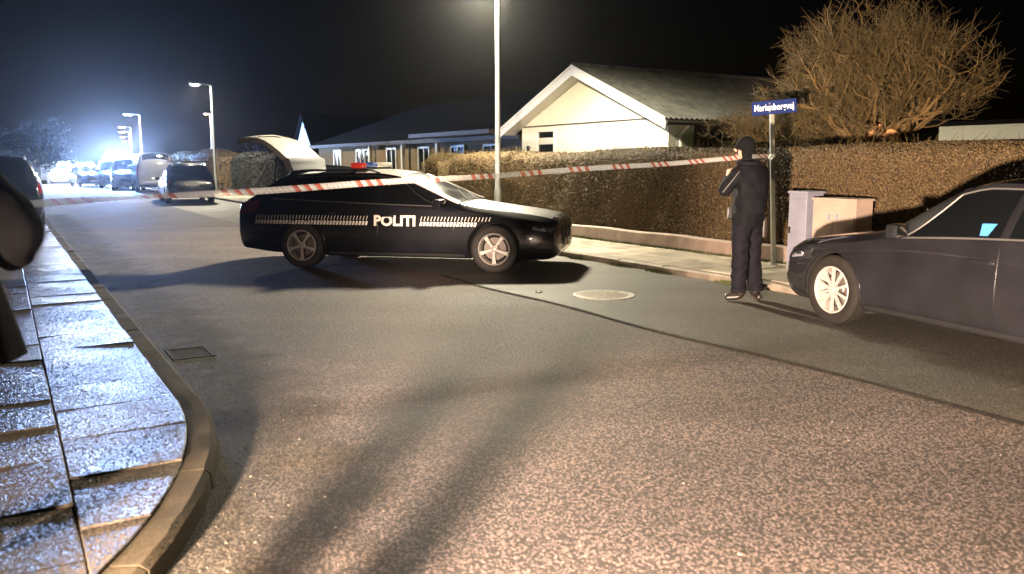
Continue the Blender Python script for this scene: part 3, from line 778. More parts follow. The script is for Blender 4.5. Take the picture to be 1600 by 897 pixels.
b = MB(); b.box(-9.0, 0.9, 2.72, 7.0, 1.9, 0.16); b.build('porch_roof', 'dark_wood', t)

# steep white gable further up the road
t = thing('gabled_house', 'distant house showing a small steep white gable beside the open tailgate', 'house', rv(56.9, 18, 0), UA)
b = MB(); b.box(0, -4, 1.2, 4.4, 8, 2.4); b.build('wall', 'render_white', t)
b = MB(); b.prism([(-2.2, 2.402), (2.2, 2.402), (0, 4.75)], -8, Matrix.Translation((0, 0.02, 0))); b.build('gable', 'render_white', t, recalc=True)
b = MB(); b.lathe([(0.001, 0.03), (0.09, 0.03), (0.09, 0.0)], 12, Matrix.Translation((0, 0.02, 4.0))); b.build('vent', 'ink', t)
for sg in (-1, 1):
    b = MB(); b.prism([(0, 4.95), (sg*2.6, 2.15), (sg*2.6, 2.0), (0, 4.8)], -8.5, Matrix.Translation((0, 0.25, 0))); b.build('roof', 'roof_tile', t, recalc=True)
window(t, 0, 0.0, 0.8, 1.2, 1.2, (0, 1), 1)

# low garage with a pale fascia behind the tree
t = thing('garage', 'low dark garage with a pale fascia behind the bare tree', 'garage', rv(8.4, 22, 0), UA)
b = MB(); b.box(0, -3, 1.08, 10, 6, 2.16); b.build('wall', 'dark_wood', t)
b = MB(); b.box(0, 0.1, 2.37, 10.4, 0.08, 0.40); b.build('fascia', 'render_white', t)
b = MB(); b.box(0, -3, 2.62, 10.6, 6.6, 0.08); b.build('roof', 'roof_tile', t)
for x in (-2.6, 2.6): b = MB(); b.box(x, 0.02, 1.05, 2.6, 0.05, 2.0); b.build('garage_door', 'roof_tile', t)

# ================================================================== TREES
def grow(b, bt, rnd, p, d, length, rad, depth, maxd, wig, spread, up, nseg=5, kids=(2, 3), bb=None, sides=6):
    pts = [p.copy()]; rr = [rad]; q = p.copy(); dd = d.normalized(); out_ = False
    for i in range(nseg):
        dd = (dd + Vector((rnd.gauss(0, wig), rnd.gauss(0, wig), rnd.gauss(0, wig) + up))).normalized()
        if bb:
            e = Vector(((q.x - bb[0])/bb[3], (q.y - bb[1])/bb[3], (q.z - bb[2])/bb[4])); el = e.length
            if el > 1.0 and len(pts) > 2: out_ = True; break
        q = q + dd*length/nseg; pts.append(q.copy()); rr.append(rad*lerp(1, 0.62, (i+1)/nseg))
    (b if depth < maxd - 1 else bt).tube(pts, rr, sides if depth < 2 else (5 if depth < 3 else 3), False)
    if depth >= maxd or out_: return
    n = rnd.randint(*kids)
    for k in range(n):
        i = nseg if k == 0 else rnd.randint(max(1, nseg//2 - 1), nseg)
        s = pts[i]; o = Vector((rnd.gauss(0, 1), rnd.gauss(0, 1), rnd.gauss(0, 0.7))).normalized()
        nd = (dd*(1.0 if k == 0 else 0.65) + o*spread).normalized()
        grow(b, bt, rnd, s, nd, length*rnd.uniform(0.62, 0.92), rr[i]*(0.92 if k == 0 else rnd.uniform(0.6, 0.82)), depth+1, maxd, wig, spread, up, nseg, kids, bb, sides)
def tree(name, label, loc, starts, maxd, wig, spread, up, seed, kids, length, rad, fine=0, finer=(0, 0), env=None):
    rnd = random.Random(seed); t = thing(name, label, 'tree', loc)
    b, bt = MB(), MB()
    for (p, d, l, r) in starts: grow(b, bt, rnd, Vector(p), Vector(d), l*length, r*rad, 0, maxd, wig, spread, up, 6, kids, env)
    tr = MB()
    tops = [Vector(s[0]) for s in starts]
    for (p, d, l, r) in starts:
        p = Vector(p); tr.tube([Vector((p.x*0.35, p.y*0.35, -0.1)), Vector((p.x*0.45, p.y*0.45, p.z*0.5)), p], [r*rad*1.7, r*rad*1.35, r*rad*1.02], 8, True)
    tr.build('trunk', 'bark', t, smooth=50)
    b.build('crown', 'bark', t, smooth=60)
    if fine:
        src = bt.v[:]
        for _ in range(fine):
            p = Vector(src[rnd.randrange(len(src))]); g = (Vector((rnd.gauss(0, .7), rnd.gauss(0, .7), rnd.gauss(0.5, .7))) + Vector((p.x, p.y, 0))*.35).normalized()
            l = rnd.uniform(*finer); w = Vector((rnd.gauss(0, 1), rnd.gauss(0, 1), rnd.gauss(0, 1)))*l*0.08
            bt.tube([p, p + g*l*0.5 + w, p + g*l + w*1.2], [0.0035, 0.0028, 0.0015], 3, False)
    bt.build('twigs', 'twig', t)['kind'] = 'stuff'
    return t
# the gnarled tree on the right, pruned hard, several limbs from a short bole
st = []
for a, el, l, r in ((170, 58, 1.0, 1.0), (205, 75, 1.1, .9), (140, 72, 1.15, .95), (20, 40, 1.25, 1.0), (350, 55, 1.2, .9), (60, 70, 1.15, .85), (290, 62, 1.05, .8), (5, 24, 1.35, .85), (100, 60, 1.0, .7), (230, 45, .95, .7), (180, 36, 1.0, .7), (330, 78, 1.2, .9), (0, 68, 1.15, .8), (30, 60, 1.2, .8), (345, 38, 1.3, .8), (270, 35, .9, .6), (310, 45, 1.1, .7)):
    st.append(((0.16*math.cos(R(a)), 0.16*math.sin(R(a)), 1.55), (math.cos(R(a))*math.cos(R(el)), math.sin(R(a))*math.cos(R(el)), math.sin(R(el))), l, r))
t = tree('gnarled_tree', 'bare gnarled tree with twisting brown branches behind the hedge', (6.0, 14.1, 0.1), st, 5, 0.17, 0.62, 0.06, 21, (2, 4), 0.74, 0.085, 14000, (0.08, 0.28), (0, 0, 2.5, 2.0, 1.6))
for (x, y, z, r, yaw) in ((-0.23, -0.32, 1.84, 0.10, 15), (0.13, -0.42, 1.86, 0.17, -10), (0.02, -0.36, 2.02, 0.11, 10)):
    b = MB(); b.lathe([(0.001, 0.0), (r*0.9, 0.004), (r, 0.02), (r*1.02, 0.25)], 14, Matrix.Translation((x, y, z)) @ Euler((R(-18), 0, R(yaw))).to_matrix().to_4x4()); b.build('cut_face', 'cut_wood', t, smooth=40)
st = []
for i in range(13):
    a = i*137.5; el = 50 + (i*29) % 38
    st.append(((0.2*math.cos(R(a)), 0.2*math.sin(R(a)), 0.9), (math.cos(R(a))*math.cos(R(el)), math.sin(R(a))*math.cos(R(el)), math.sin(R(el))), 0.8 + (i % 4)*0.12, 0.6 + (i % 3)*0.15))
tree('twiggy_shrub', 'dense twiggy greenish shrub behind the street name sign', (5.05, 15.3, 0.1), st, 4, 0.24, 0.8, 0.03, 33, (2, 3), 0.80, 0.045, 12000, (0.08, 0.22), (0, 0, 1.9, 1.5, 1.35))

def leafy_tree(name, label, loc, rx, rz, zc, n, leaf, seed, m='dark_leaf', trunk=True):
    rnd = random.Random(seed); t = thing(name, label, 'tree', loc); b = MB()
    cl = [(Vector((rnd.gauss(0, 0.45)*rx, rnd.gauss(0, 0.45)*rx, zc + rnd.gauss(0, 0.42)*rz)), rnd.uniform(0.25, 0.5)*rx) for _ in range(26)]
    for _ in range(n):
        c, r = cl[rnd.randrange(len(cl))]; d = Vector((rnd.gauss(0, 1), rnd.gauss(0, 1), rnd.gauss(0, 1))).normalized()
        leafquad(b, c + d*r*rnd.uniform(0.6, 1.0)**0.5, d, leaf, rnd)
    b.build('crown', m, t)
    tr = MB(); tr.tube([(0, 0, -0.1), (0.05, 0, zc*0.5), (0, 0.05, zc)], [0.05*rx + 0.06, 0.04*rx + 0.04, 0.03], 8)
    for i in range(5):
        a = i*1.3; tr.tube([(0, 0, zc*0.5), (math.cos(a)*rx*0.3, math.sin(a)*rx*0.3, zc*0.8), (math.cos(a)*rx*0.6, math.sin(a)*rx*0.6, zc + 0.2*rz)], [0.05, 0.035, 0.015], 6)
    tr.build('trunk', 'bark', t, smooth=50)
    return t
leafy_tree('garden_tree', 'round dark tree silhouette against the night sky at far left of the road', (-28.2, 50, 0), 1.9, 1.5, 2.7, 5000, 0.09, 41)
leafy_tree('garden_tree', 'smaller dark bush left of the round silhouetted tree', (-31.5, 50, 0), 1.3, 0.9, 1.6, 3000, 0.09, 42)
leafy_tree('garden_tree', 'pale bluish shrub between grey van and second street lamp', (-19.4, 49.5, 0), 0.75, 0.75, 1.25, 1800, 0.07, 43, 'hedge_leaf_green')
leafy_tree('garden_tree', 'dark bush in front of the white gabled distant house', (-15.5, 51, 0), 1.2, 0.9, 1.5, 2200, 0.08, 44)

# ================================================================== VEHICLES
class Shape:
    def __init__(s, d, sx=1.0, sy=1.0, sz=1.0):
        f = lambda k, m: pchip([p[0]*sx for p in sorted(d[k])], [p[1]*m for p in sorted(d[k])])
        s.zc, s.zr, s.wr, s.zb, s.wb, s.wm, s.bt = f('zc', sz), f('zr', sz), f('wr', sy), f('zb', sz), f('wb', sy), f('wm', sy), f('bt', sz)
        s.x0, s.x1 = min(p[0] for p in d['zc'])*sx, max(p[0] for p in d['zc'])*sx
        s.sx, s.sy, s.sz = sx, sy, sz
    def side_y(s, x, z):
        b, zb, wm, wb = s.bt(x), s.zb(x), s.wm(x), s.wb(x); zm = b + 0.48*(zb - b)
        if z <= zm: return wm - 0.07*((zm - z)/(zm - b))**2.4
        if z <= zb: return wm - (wm - wb)*((z - zm)/(zb - zm))**2.2
        t = min(1.0, (z - zb)/max(1e-4, s.zr(x) - zb))
        return wb + (s.wr(x) - wb)*t + 0.025*math.sin(math.pi*t)*min(1, (s.zr(x)-zb)*3)
    def top_z(s, x, y):
        w = s.wr(x); return s.zr(x) + (s.zc(x) - s.zr(x))*(1 - min(1, abs(y)/w)**2.3)
    def section(s, x):
        b, zb, zr, wr = s.bt(x), s.zb(x), s.zr(x), s.wr(x)
        P = [(0, b), (s.wm(x)*0.55, b)]
        for i in range(13): z = lerp(b, zb, i/12); P.append((s.side_y(x, z) - (0.02 if i == 0 else 0), z))
        for i in range(1, 10): z = lerp(zb, zr, i/9); P.append((s.side_y(x, z), z))
        for i in range(1, 9): y = wr*(1 - i/8); P.append((y, s.top_z(x, y)))
        return P
    def mesh(s):
        n = 84; xs = [lerp(s.x0, s.x1, 0.5 - 0.5*math.cos(math.pi*lerp(0.02, 0.98, i/n))*1.0) for i in range(n+1)]
        xs[0], xs[-1] = s.x0, s.x1
        b = MB(); rows = []
        for x in xs:
            P = s.section(x); ring = [(x, y, z) for y, z in P] + [(x, -y, z) for y, z in reversed(P[1:-1])]
            rows.append(ring)
        m = len(rows[0]); vs = [p for r in rows for p in r]; fs = []
        for i in range(n):
            for k in range(m): fs.append((i*m+k, (i+1)*m+k, (i+1)*m+(k+1) % m, i*m+(k+1) % m))
        fs.append(tuple(range(m))); fs.append(tuple(reversed(range(n*m, n*m+m))))
        return b.add(vs, fs)
def patch(sf, nu, nv, off, thick, center):
    """surface patch raised along its normal, with a rim turned in so it has depth"""
    e = 1e-3; P = []
    def pt(a, c, o):
        p = sf(a, c); q = sf(min(1, a+e), c) - sf(max(0, a-e), c); r = sf(a, min(1, c+e)) - sf(a, max(0, c-e))
        n = q.cross(r)
        if n.length < 1e-12: n = p - center
        n.normalize()
        if n.dot(p - center) < 0: n = -n
        return p + n*o
    b = MB(); b.grid(lambda a, c: pt(a, c, off), nu, nv)
    ring = [(i/nu, 0) for i in range(nu)] + [(1, j/nv) for j in range(nv)] + [(i/nu, 1) for i in range(nu, 0, -1)] + [(0, j/nv) for j in range(nv, 0, -1)]
    k = len(ring); vs = [pt(a, c, off) for a, c in ring] + [pt(a, c, off - thick) for a, c in ring]
    b.add(vs, [(i, k+i, k+(i+1) % k, (i+1) % k) for i in range(k)])
    return b
WAGON = dict(
    zc=[(2.47,.68),(2.455,.745),(2.36,.80),(2.1,.855),(1.6,.925),(1.1,.975),(.88,1.01),(.5,1.20),(.15,1.365),(-.1,1.43),(-.5,1.465),(-1.2,1.455),(-1.7,1.43),(-1.85,1.40),(-2.05,1.28),(-2.28,1.11),(-2.42,1.01),(-2.47,.92)],
    zr=[(2.47,.66),(2.455,.715),(2.36,.765),(2.1,.815),(1.6,.885),(1.1,.94),(.88,.975),(.5,1.13),(.15,1.28),(-.1,1.365),(-.5,1.415),(-1.2,1.405),(-1.7,1.375),(-1.85,1.33),(-2.05,1.22),(-2.28,1.07),(-2.42,.985),(-2.47,.90)],
    wr=[(2.47,.60),(2.36,.68),(2.1,.72),(1.6,.74),(1.1,.75),(.88,.755),(.5,.70),(.15,.64),(-.1,.61),(-.5,.595),(-1.2,.585),(-1.7,.56),(-2.05,.58),(-2.28,.63),(-2.47,.62)],
    zb=[(2.47,.62),(2.455,.66),(2.36,.70),(2.1,.745),(1.6,.805),(1.1,.88),(.88,.915),(0,.945),(-1,.98),(-1.8,1.01),(-2.2,.995),(-2.42,.95),(-2.47,.87)],
    wb=[(2.47,.69),(2.42,.77),(2.3,.825),(2.1,.855),(1.6,.88),(.88,.885),(0,.89),(-1.2,.885),(-1.8,.865),(-2.2,.83),(-2.42,.79),(-2.47,.73)],
    wm=[(2.47,.73),(2.43,.82),(2.34,.875),(2.2,.905),(2.0,.92),(1.57,.93),(.8,.925),(0,.93),(-1.37,.935),(-1.9,.93),(-2.25,.90),(-2.42,.86),(-2.47,.80)],
    bt=[(2.47,.28),(2.4,.22),(2.2,.19),(1.6,.19),(1.0,.19),(0,.19),(-1,.19),(-1.8,.22),(-2.2,.26),(-2.42,.29),(-2.47,.33)])
def cabin(x, k):
    if x > 1.3 or x < -1.7: return x
    return x + k*(1 if -.8 <= x <= 1.0 else (1.3 - x)/.3 if x > 1.0 else (x + 1.7)/.9)
def steep(x): return x if x > .88 or x < -1.25 else (.88 - (.88 - x)*.68 if x > -.5 else -.058 + (x + .5)*(1.192/.75))
FORWARD = dict(WAGON)
for key in ('zc', 'zr', 'wr'): FORWARD[key] = [(cabin(steep(x), .25), z) for x, z in WAGON[key]]
FORWARD['zb'] = [(2.47,.62),(2.455,.66),(2.36,.70),(2.1,.75),(1.6,.815),(1.1,.885),(.88,.905),(0,.965),(-1,1.005),(-1.8,1.03),(-2.2,.98),(-2.42,.87),(-2.47,.76)]
POLICE = dict(WAGON)
for key in ('zc', 'zr', 'wr'): POLICE[key] = [(cabin(x, .16), z) for x, z in WAGON[key]]
SUV = dict(WAGON)
SUV.update(zc=[(x, z*1.10 if x > .9 or x < -2.0 else z*1.12) for x, z in WAGON['zc'] if x > -1.8] + [(-2.0, 1.50), (-2.2, 1.35), (-2.36, 1.12), (-2.44, 1.0), (-2.47, .86)],
           zr=[(x, z*1.10 if x > .9 else z*1.12) for x, z in WAGON['zr'] if x > -1.8] + [(-2.0, 1.42), (-2.2, 1.27), (-2.36, 1.06), (-2.44, .95), (-2.47, .84)],
           wr=[(2.47,.46),(2.36,.58),(2.1,.66),(1.6,.70),(1.1,.73),(.88,.75),(.5,.71),(.15,.66),(-.5,.63),(-1.2,.63),(-1.9,.62),(-2.2,.64),(-2.47,.66)],
           zb=[(x, z*1.08) for x, z in WAGON['zb'] if x > -2.1] + [(-2.3, 1.02), (-2.44, .92), (-2.47, .8)])
VAN = dict(
    zc=[(2.5,.62),(2.46,.80),(2.3,.98),(2.0,1.10),(1.72,1.18),(1.2,1.68),(.95,1.88),(.6,1.96),(-1,1.98),(-2.2,1.96),(-2.4,1.90),(-2.47,1.6),(-2.5,.9)],
    zr=[(2.5,.59),(2.46,.76),(2.3,.93),(2.0,1.05),(1.72,1.13),(1.2,1.58),(.95,1.76),(.6,1.86),(-1,1.88),(-2.2,1.86),(-2.4,1.80),(-2.47,1.5),(-2.5,.86)],
    wr=[(2.5,.55),(2.3,.66),(2.0,.74),(1.72,.80),(1.2,.76),(.6,.75),(-1,.77),(-2.2,.76),(-2.5,.74)],
    zb=[(2.5,.55),(2.46,.66),(2.3,.82),(2.0,.95),(1.72,1.02),(.6,1.06),(-1,1.06),(-2.3,1.06),(-2.47,1.0),(-2.5,.80)],
    wb=[(2.5,.62),(2.4,.76),(2.2,.86),(1.72,.93),(0,.95),(-2.2,.93),(-2.42,.89),(-2.5,.82)],
    wm=[(2.5,.66),(2.4,.80),(2.2,.90),(1.72,.965),(0,.975),(-2.2,.965),(-2.42,.92),(-2.5,.85)],
    bt=[(2.5,.36),(2.4,.27),(2.0,.22),(0,.20),(-2,.24),(-2.4,.33),(-2.5,.42)])

WHEELS = {}
def wheel_meshes(style, r, rim, mtyre, mrim, mback='alloy_dark'):
    key = (style, r, rim, mtyre, mrim)
    if key in WHEELS: return WHEELS[key]
    ty = MB().lathe([(rim-.012,.085),(rim+.008,.103),(rim+.03,.110),(r-.045,.112),(r-.018,.102),(r,.078),(r+.001,.02),(r-.006,.018),(r-.006,.012),(r+.001,.010),(r,-.078),(r-.018,-.1),(r-.05,-.108),(rim,-.1)], 56).mesh('tyre', mtyre, 35)
    rm = MB().lathe([(rim+.006,.100),(rim-.004,.106),(rim-.014,.100),(rim-.022,.075),(rim-.035,0),(rim-.035,-.09)], 48).mesh('rim', mrim, 40)
    bk = MB().lathe([(.001,-.02),(rim-.03,-.02),(rim-.03,-.05)], 32).mesh('backing', 'arch')
    dc = MB().lathe([(.001,.012),(.06,.012),(.07,.0),(.165,.0),(.165,-.015)], 32).mesh('brake_disc', 'disc', 40)
    hb = MB().lathe([(.001,.094),(.028,.092),(.036,.082),(.052,.078),(.056,.05)], 20).mesh('hub', mrim, 40)
    b = MB()
    if style == 5:
        b.prism([(.035,-.024),(.09,-.017),(rim-.012,-.030),(rim-.012,.030),(.09,.017),(.035,.024)], .026, Matrix.Translation((0,.062,0)))
        n = 5
    elif style == 10:
        b.prism([(.035,-.012),(.11,-.011),(rim-.012,-.019),(rim-.012,.019),(.11,.011),(.035,.012)], .024, Matrix.Translation((0,.066,0))); n = 10
    else:
        b.prism([(.035,-.02),(rim-.012,-.03),(rim-.012,.03),(.035,.02)], .024, Matrix.Translation((0,.06,0))); n = 7
    sp = b.mesh('spoke', mrim)
    WHEELS[key] = (ty, rm, bk, dc, hb, sp, n); return WHEELS[key]
def wheel(parent, x, y, r, rim, side, style, mt='rubber', mr='alloy', simple=False, spin=0.0, steer=0.0):
    w = bpy.data.objects.new('wheel', None); C.objects.link(w); w.parent = parent
    w.location = (x, y - side*0.11, r - 0.004); w.rotation_euler = (0, 0, (0 if side > 0 else math.pi) + steer)
    ty, rm, bk, dc, hb, sp, n = wheel_meshes(style, r, rim, mt, mr)
    for nm, me in (('tyre', ty), ('rim', rm), ('backing', bk), ('hub', hb)): link(nm, me, w)
    if not simple: link('brake_disc', dc, w)
    for k in range(n):
        s = link('spoke', sp, w); s.rotation_euler = (0, spin + 2*math.pi*k/n, 0)
    return w
def car(name, label, cat, xy, heading, d, paint, dims=(1,1,1), fa=1.55, ra=-1.38, r=.342, rim=.228, style=7, trim='satin_trim', mt='rubber', mr='alloy', detail=2, group=None,
        openboot=False, glass='glass_dark', rooflit=None, rails=True, lit=False, van=False, z=0.0, spin=0.0, plate=True, cab=0.0, headmat=None, aw=-.03, bonnet=None):
    S = Shape(d, *dims); t = thing(name, label, cat, (xy[0], xy[1], z), heading, group)
    sx, sy, sz = dims; fa *= sx; ra *= sx; K = Vector
    # body with wheel housings cut in
    bo = S.mesh().build('body', paint, t, recalc=True); ro = r + .042
    cb = MB()
    for xa in (fa, ra):
        for sg in (-1, 1): cb.lathe([(.001, 0), (ro, 0), (ro, .8), (.001, .8)], 40, Matrix.Translation((xa, sg*(.60*sy) - (0 if sg > 0 else .8), r)))
    co = cb.build('cutter', 'arch', None, recalc=True); co.matrix_world = bo.matrix_world
    co.parent = t
    md = bo.modifiers.new('b', 'BOOLEAN'); md.object = co; md.operation = 'DIFFERENCE'; md.solver = 'EXACT'; md.material_mode = 'TRANSFER'
    me = evaluated(bo); bo.modifiers.clear(); old = bo.data; bo.data = me; bpy.data.meshes.remove(old)
    bpy.data.objects.remove(co)
    me.polygons.foreach_set('use_smooth', [True]*len(me.polygons)); me.set_sharp_from_angle(angle=R(38))
    def sp(quad, off, nm, m, sg, thick=.012, n=(12, 8), par=t, smooth=40):
        (a, b_, c_, d_) = quad
        def rz_(c, x): return c*sz if c < 5 else S.zb(x) + (c - 10)*sz if c < 15 else S.zr(x) + (c - 20)*sz
        def ed(p, q, i):
            x = cabin(lerp(p[0], q[0], i), cab)*sx; kp, kq = int((p[1] + .5)//10 + (1 if p[1] > 15 else 0)), int((q[1] + .5)//10 + (1 if q[1] > 15 else 0))
            return x, (rz_(lerp(p[1], q[1], i), x) if kp == kq else lerp(rz_(p[1], cabin(p[0], cab)*sx), rz_(q[1], cabin(q[0], cab)*sx), i))
        def sf(i, j):
            e0, e1 = ed(a, b_, i), ed(d_, c_, i); x = lerp(e0[0], e1[0], j); zz = lerp(e0[1], e1[1], j)
            return K((x, sg*S.side_y(x, zz), zz))
        return patch(sf, n[0], n[1], off, thick, K((lerp(a[0], c_[0], .5)*sx, 0, .7))).build(nm, m, par, smooth=smooth)
    def tp(xa, xb, fr, off, nm, m, par=t, flare=1.0, thick=.012, n=(14, 14)):
        def sf(i, j):
            x = cabin(lerp(xa, xb, i), cab)*sx; y = S.wr(x)*fr*(j*2-1); return K((x, y, S.top_z(x, y)))
        return patch(sf, n[0], n[1], off, thick, K(((xa+xb)/2*sx, 0, .6))).build(nm, m, par, smooth=40)
    # z codes: 10+dz means above the belt line, 20+dz means below the roof rail
    for sg in (1, -1):
        if van:
            sp([(.62,10.03),(1.55,10.03),(1.06,19.93),(.62,19.93)], .004, 'side_window', glass, sg)
            dr = sp([(.52,.34),(1.42,.34),(1.56,10.0),(.52,10.0)], .007, 'door', paint, sg)
            sp([(-2.3,10.04),(.46,10.04),(.46,19.94),(-2.3,19.94)], .006, 'side_panel', paint, sg)
        else:
            sp([(-.30,10.03),(.60,10.03),(aw,19.945),(-.30,19.945)], .004, 'side_window', glass, sg)
            sp([(-1.22,10.03),(-.38,10.03),(-.38,19.945),(-1.18,19.945)], .004, 'side_window', glass, sg)
            sp([(-1.86,10.03),(-1.30,10.03),(-1.26,19.945),(-1.62,19.945)], .004, 'quarter_window', glass, sg)
            if detail > 1:
                dr = sp([(-.335,.30),(.74,.30),(.86,.86),(-.325,10.0)], .006, 'door', paint, sg)
                bx = MB(); hx = cabin(-.18, cab)*sx; hz = .80*sz; hy = S.side_y(hx, hz); bx.box(hx, sg*(hy + .022), hz, .21, .028, .032, bev=.008)
                for q in (-.085, .085): bx.box(hx + q, sg*(hy + .008), hz, .03, .03, .024)
                bx.build('handle', paint, dr, smooth=40)
                dr = sp([(-.90,.30),(-.345,.30),(-.335,10.0),(-1.24,10.0)], .006, 'door', paint, sg)
                bx = MB(); hx = cabin(-1.06, cab)*sx; hz = .83*sz; hy = S.side_y(hx, hz); bx.box(hx, sg*(hy + .022), hz, .21, .028, .032, bev=.008)
                for q in (-.085, .085): bx.box(hx + q, sg*(hy + .008), hz, .03, .03, .024)
                bx.build('handle', paint, dr, smooth=40)
                # belt moulding and window surround
                bb = MB(); pts = [K((cabin(lerp(.66, -1.88, i/24), cab)*sx, 0, 0)) for i in range(25)]
                for p in pts: p.z = S.zb(p.x) + .018; p.y = sg*(S.side_y(p.x, p.z) + .007)
                bb.tube(pts, .008, 6); bb.build('belt_trim', 'satin_trim', t, smooth=50); bb = MB()
                pts = [K((cabin(lerp(.64, aw + .01, i/8), cab)*sx, 0, 0)) for i in range(9)] + [K((cabin(lerp(aw - .02, -1.62, i/16), cab)*sx, 0, 0)) for i in range(17)]
                for i, p in enumerate(pts):
                    f = min(1, i/8); zt = S.zr(p.x) - .04*sz; p.z = lerp(S.zb(p.x) + .02, zt, f) if i < 9 else zt; p.y = sg*(S.side_y(p.x, p.z) + .006)
                bb.tube(pts, .008, 6); bb.build('window_trim', trim, t, smooth=50)
                bb = MB(); pts = []
                for i in range(19):
                    pts.append(K((lerp(fa - ro - .05, ra + ro + .05, i/18), 0, .235*sz)))
                for p in pts: p.y = sg*(S.side_y(p.x, p.z) + .004)
                bb.tube(pts, .022, 6); bb.build('sill_trim', 'plastic', t, smooth=50)
                for xa in (fa, ra):
                    bb = MB(); pts = []
                    for i in range(25):
                        a = R(-8) + R(196)*i/24; p = K((xa + ro*math.cos(a), 0, r + ro*math.sin(a))); p.y = sg*(S.side_y(p.x, p.z) - .002); pts.append(p)
                    bb.tube(pts, .014, 6); bb.build('wheel_arch_lip', paint if detail < 3 else 'plastic', t, smooth=50)
        # lamps
        if van: hl = sp([(2.14,.72),(2.44,.66),(2.42,.80),(2.12,.92)], .006, 'headlight', headmat or ('head_on' if lit else 'lamp_glass'), sg, n=(8,6)); sp([(-2.47,.80),(-2.36,.80),(-2.36,1.4),(-2.46,1.4)], .006, 'tail_light', 'lamp_red', sg, n=(4,8))
        else:
            hl = sp([(2.02,.645),(2.40,.575),(2.385,.645),(2.0,.715)], .006, 'headlight', headmat or ('head_on' if lit else 'lamp_glass'), sg, n=(10,6))
            if detail > 1:
                sp([(2.12,.63),(2.3,.60),(2.3,.622),(2.12,.655)], .012, 'light_strip', 'cabinet_grey', sg, n=(6,2), par=hl)
                for (lx, lz) in ((2.14, .665), (2.27, .645)):
                    ly = S.side_y(lx*sx, lz*sz); pj = MB(); pj.lathe([(.001, .020), (.014, .017), (.021, .008), (.022, -.01)], 12, Matrix.Translation((lx*sx, sg*(ly + .004), lz*sz)) @ Matrix.Rotation(0 if sg > 0 else math.pi, 4, 'Z')); pj.build('projector', 'chrome', hl, smooth=40)
                sp([(2.16,.36),(2.40,.36),(2.40,.43),(2.22,.45)], .006, 'air_intake', 'plastic', sg, n=(6,4))
            sp([(-2.44,.78),(-2.12,.86),(-2.08,10.0),(-2.40,10.0)], .006, 'tail_light', 'lamp_red', sg, n=(6,6))
        # mirror
        mx, mz = (1.42*sx, 1.22*sz) if van else (cabin(.60, cab)*sx, .985*sz); my = S.side_y(mx, mz)
        mb_ = MB(); mb_.box(mx + .02, sg*(my + .13), mz, .12, .19, .125 if not van else .24, rot=(0, 0, sg*.25), bev=.035); mo = mb_.build('mirror', 'plastic' if detail < 2 else paint, t, smooth=50)
        mb_ = MB(); mb_.box(mx + .02, sg*(my + .035), mz - .045, .06, .10, .03); mb_.build('mirror_arm', 'plastic', mo)
        mb_ = MB(); mb_.box(mx - .046, sg*(my + .145), mz, .006, .145, .085 if not van else .19, rot=(0, 0, sg*.25)); mb_.build('mirror_glass', 'chrome', mo)
        if rails and not van:
            bb = MB(); pts = [K((lerp(-.25, -1.72, i/16)*sx, 0, 0)) for i in range(17)]
            for i, p in enumerate(pts):
                p.y = sg*(S.wr(p.x) - .015); p.z = S.top_z(p.x, p.y) + .045*min(1, min(i, 16-i)/2)
            bb.tube(pts, .014, 6); bb.build('roof_rail', trim, t, smooth=50)
        for xa in (fa, ra): wheel(t, xa, sg*(S.wm(xa) - .012), r, rim, sg, style, mt, mr, detail < 2, spin)
    if van:
        tp(1.70, 1.02, .93, .004, 'windscreen', glass); tp(-2.465, -2.40, .86, .004, 'rear_window', glass)
    else:
        tp(.86, aw + .01, .94, .004, 'windscreen', 'glass_shield')
        if openboot: tp(-1.70, -2.40, .93, .004, 'boot_opening_shade', 'arch')  # dark sheet on the closed body paints in the shaded boot opening
        else: tp(-1.90, -2.30, .90, .004, 'rear_window', glass)
        if detail > 1: 
            tp(2.36, .92, .97, .005, 'bonnet', bonnet or paint)
            bb = MB()
            for q in (-.30, .22): bb.tube([(cabin(X, cab)*sx, q + dq, S.top_z(cabin(X, cab)*sx, q + dq) + .016) for X, dq in ((.86, 0), (.66, .28), (.60, .42))], .007, 5)
            bb.build('wiper', 'plastic', t)
        if rooflit: tp(-.02, -.80, .985, .005, 'roof_lit_front', rooflit, n=(24, 14))  # white only at the roof front: lamp reflection put into the paint
    # nose and tail
    xf, xr = S.x1, S.x0
    g = MB(); gz = .545*sz if not van else .62*sz; g.box(xf + .002, 0, gz, .03, .86*sy, .22 if not van else .12, bev=.012); gr = g.build('grille', 'plastic', t)
    if detail > 1:
        sl_ = MB().box(0, 0, 0, .012, .012, .19).mesh('bar', trim)
        for i in range(15): link('bar', sl_, gr, (xf + .018, (i - 7)*.052*sy, gz))
        g = MB(); g.box(xf + .022, 0, gz, .008, .09, .09, bev=.003); g.build('badge', trim, gr)
        g = MB(); g.box(xf - .03, 0, .335, .06, 1.1*sy, .09, bev=.02); g.build('lower_grille', 'plastic', t)
    if plate:
        g = MB(); g.box(xf + .024, 0, .405*sz, .008, .50, .105); g.build('number_plate', 'plate', t)
        g = MB(); g.box(xr - .016, 0, (.78 if not van else .70)*sz, .03, .50, .105); pl = g.build('number_plate', 'plate', t)
    g = MB(); g.box(xr + .005, 0, .48*sz, .05, 1.34*sy, .16, bev=.02); g.build('rear_bumper', 'plastic' if not van else paint, t)
    return t, S, sp, tp

# ---- the patrol car across the road
PH = R(-11.7)
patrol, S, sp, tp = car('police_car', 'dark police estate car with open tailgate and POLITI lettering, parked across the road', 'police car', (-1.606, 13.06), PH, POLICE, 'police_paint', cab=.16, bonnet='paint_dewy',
    style=5, openboot=True, rooflit='white_paint', rails=True, trim='plastic', detail=2, fa=1.56, ra=-1.40, spin=R(90))
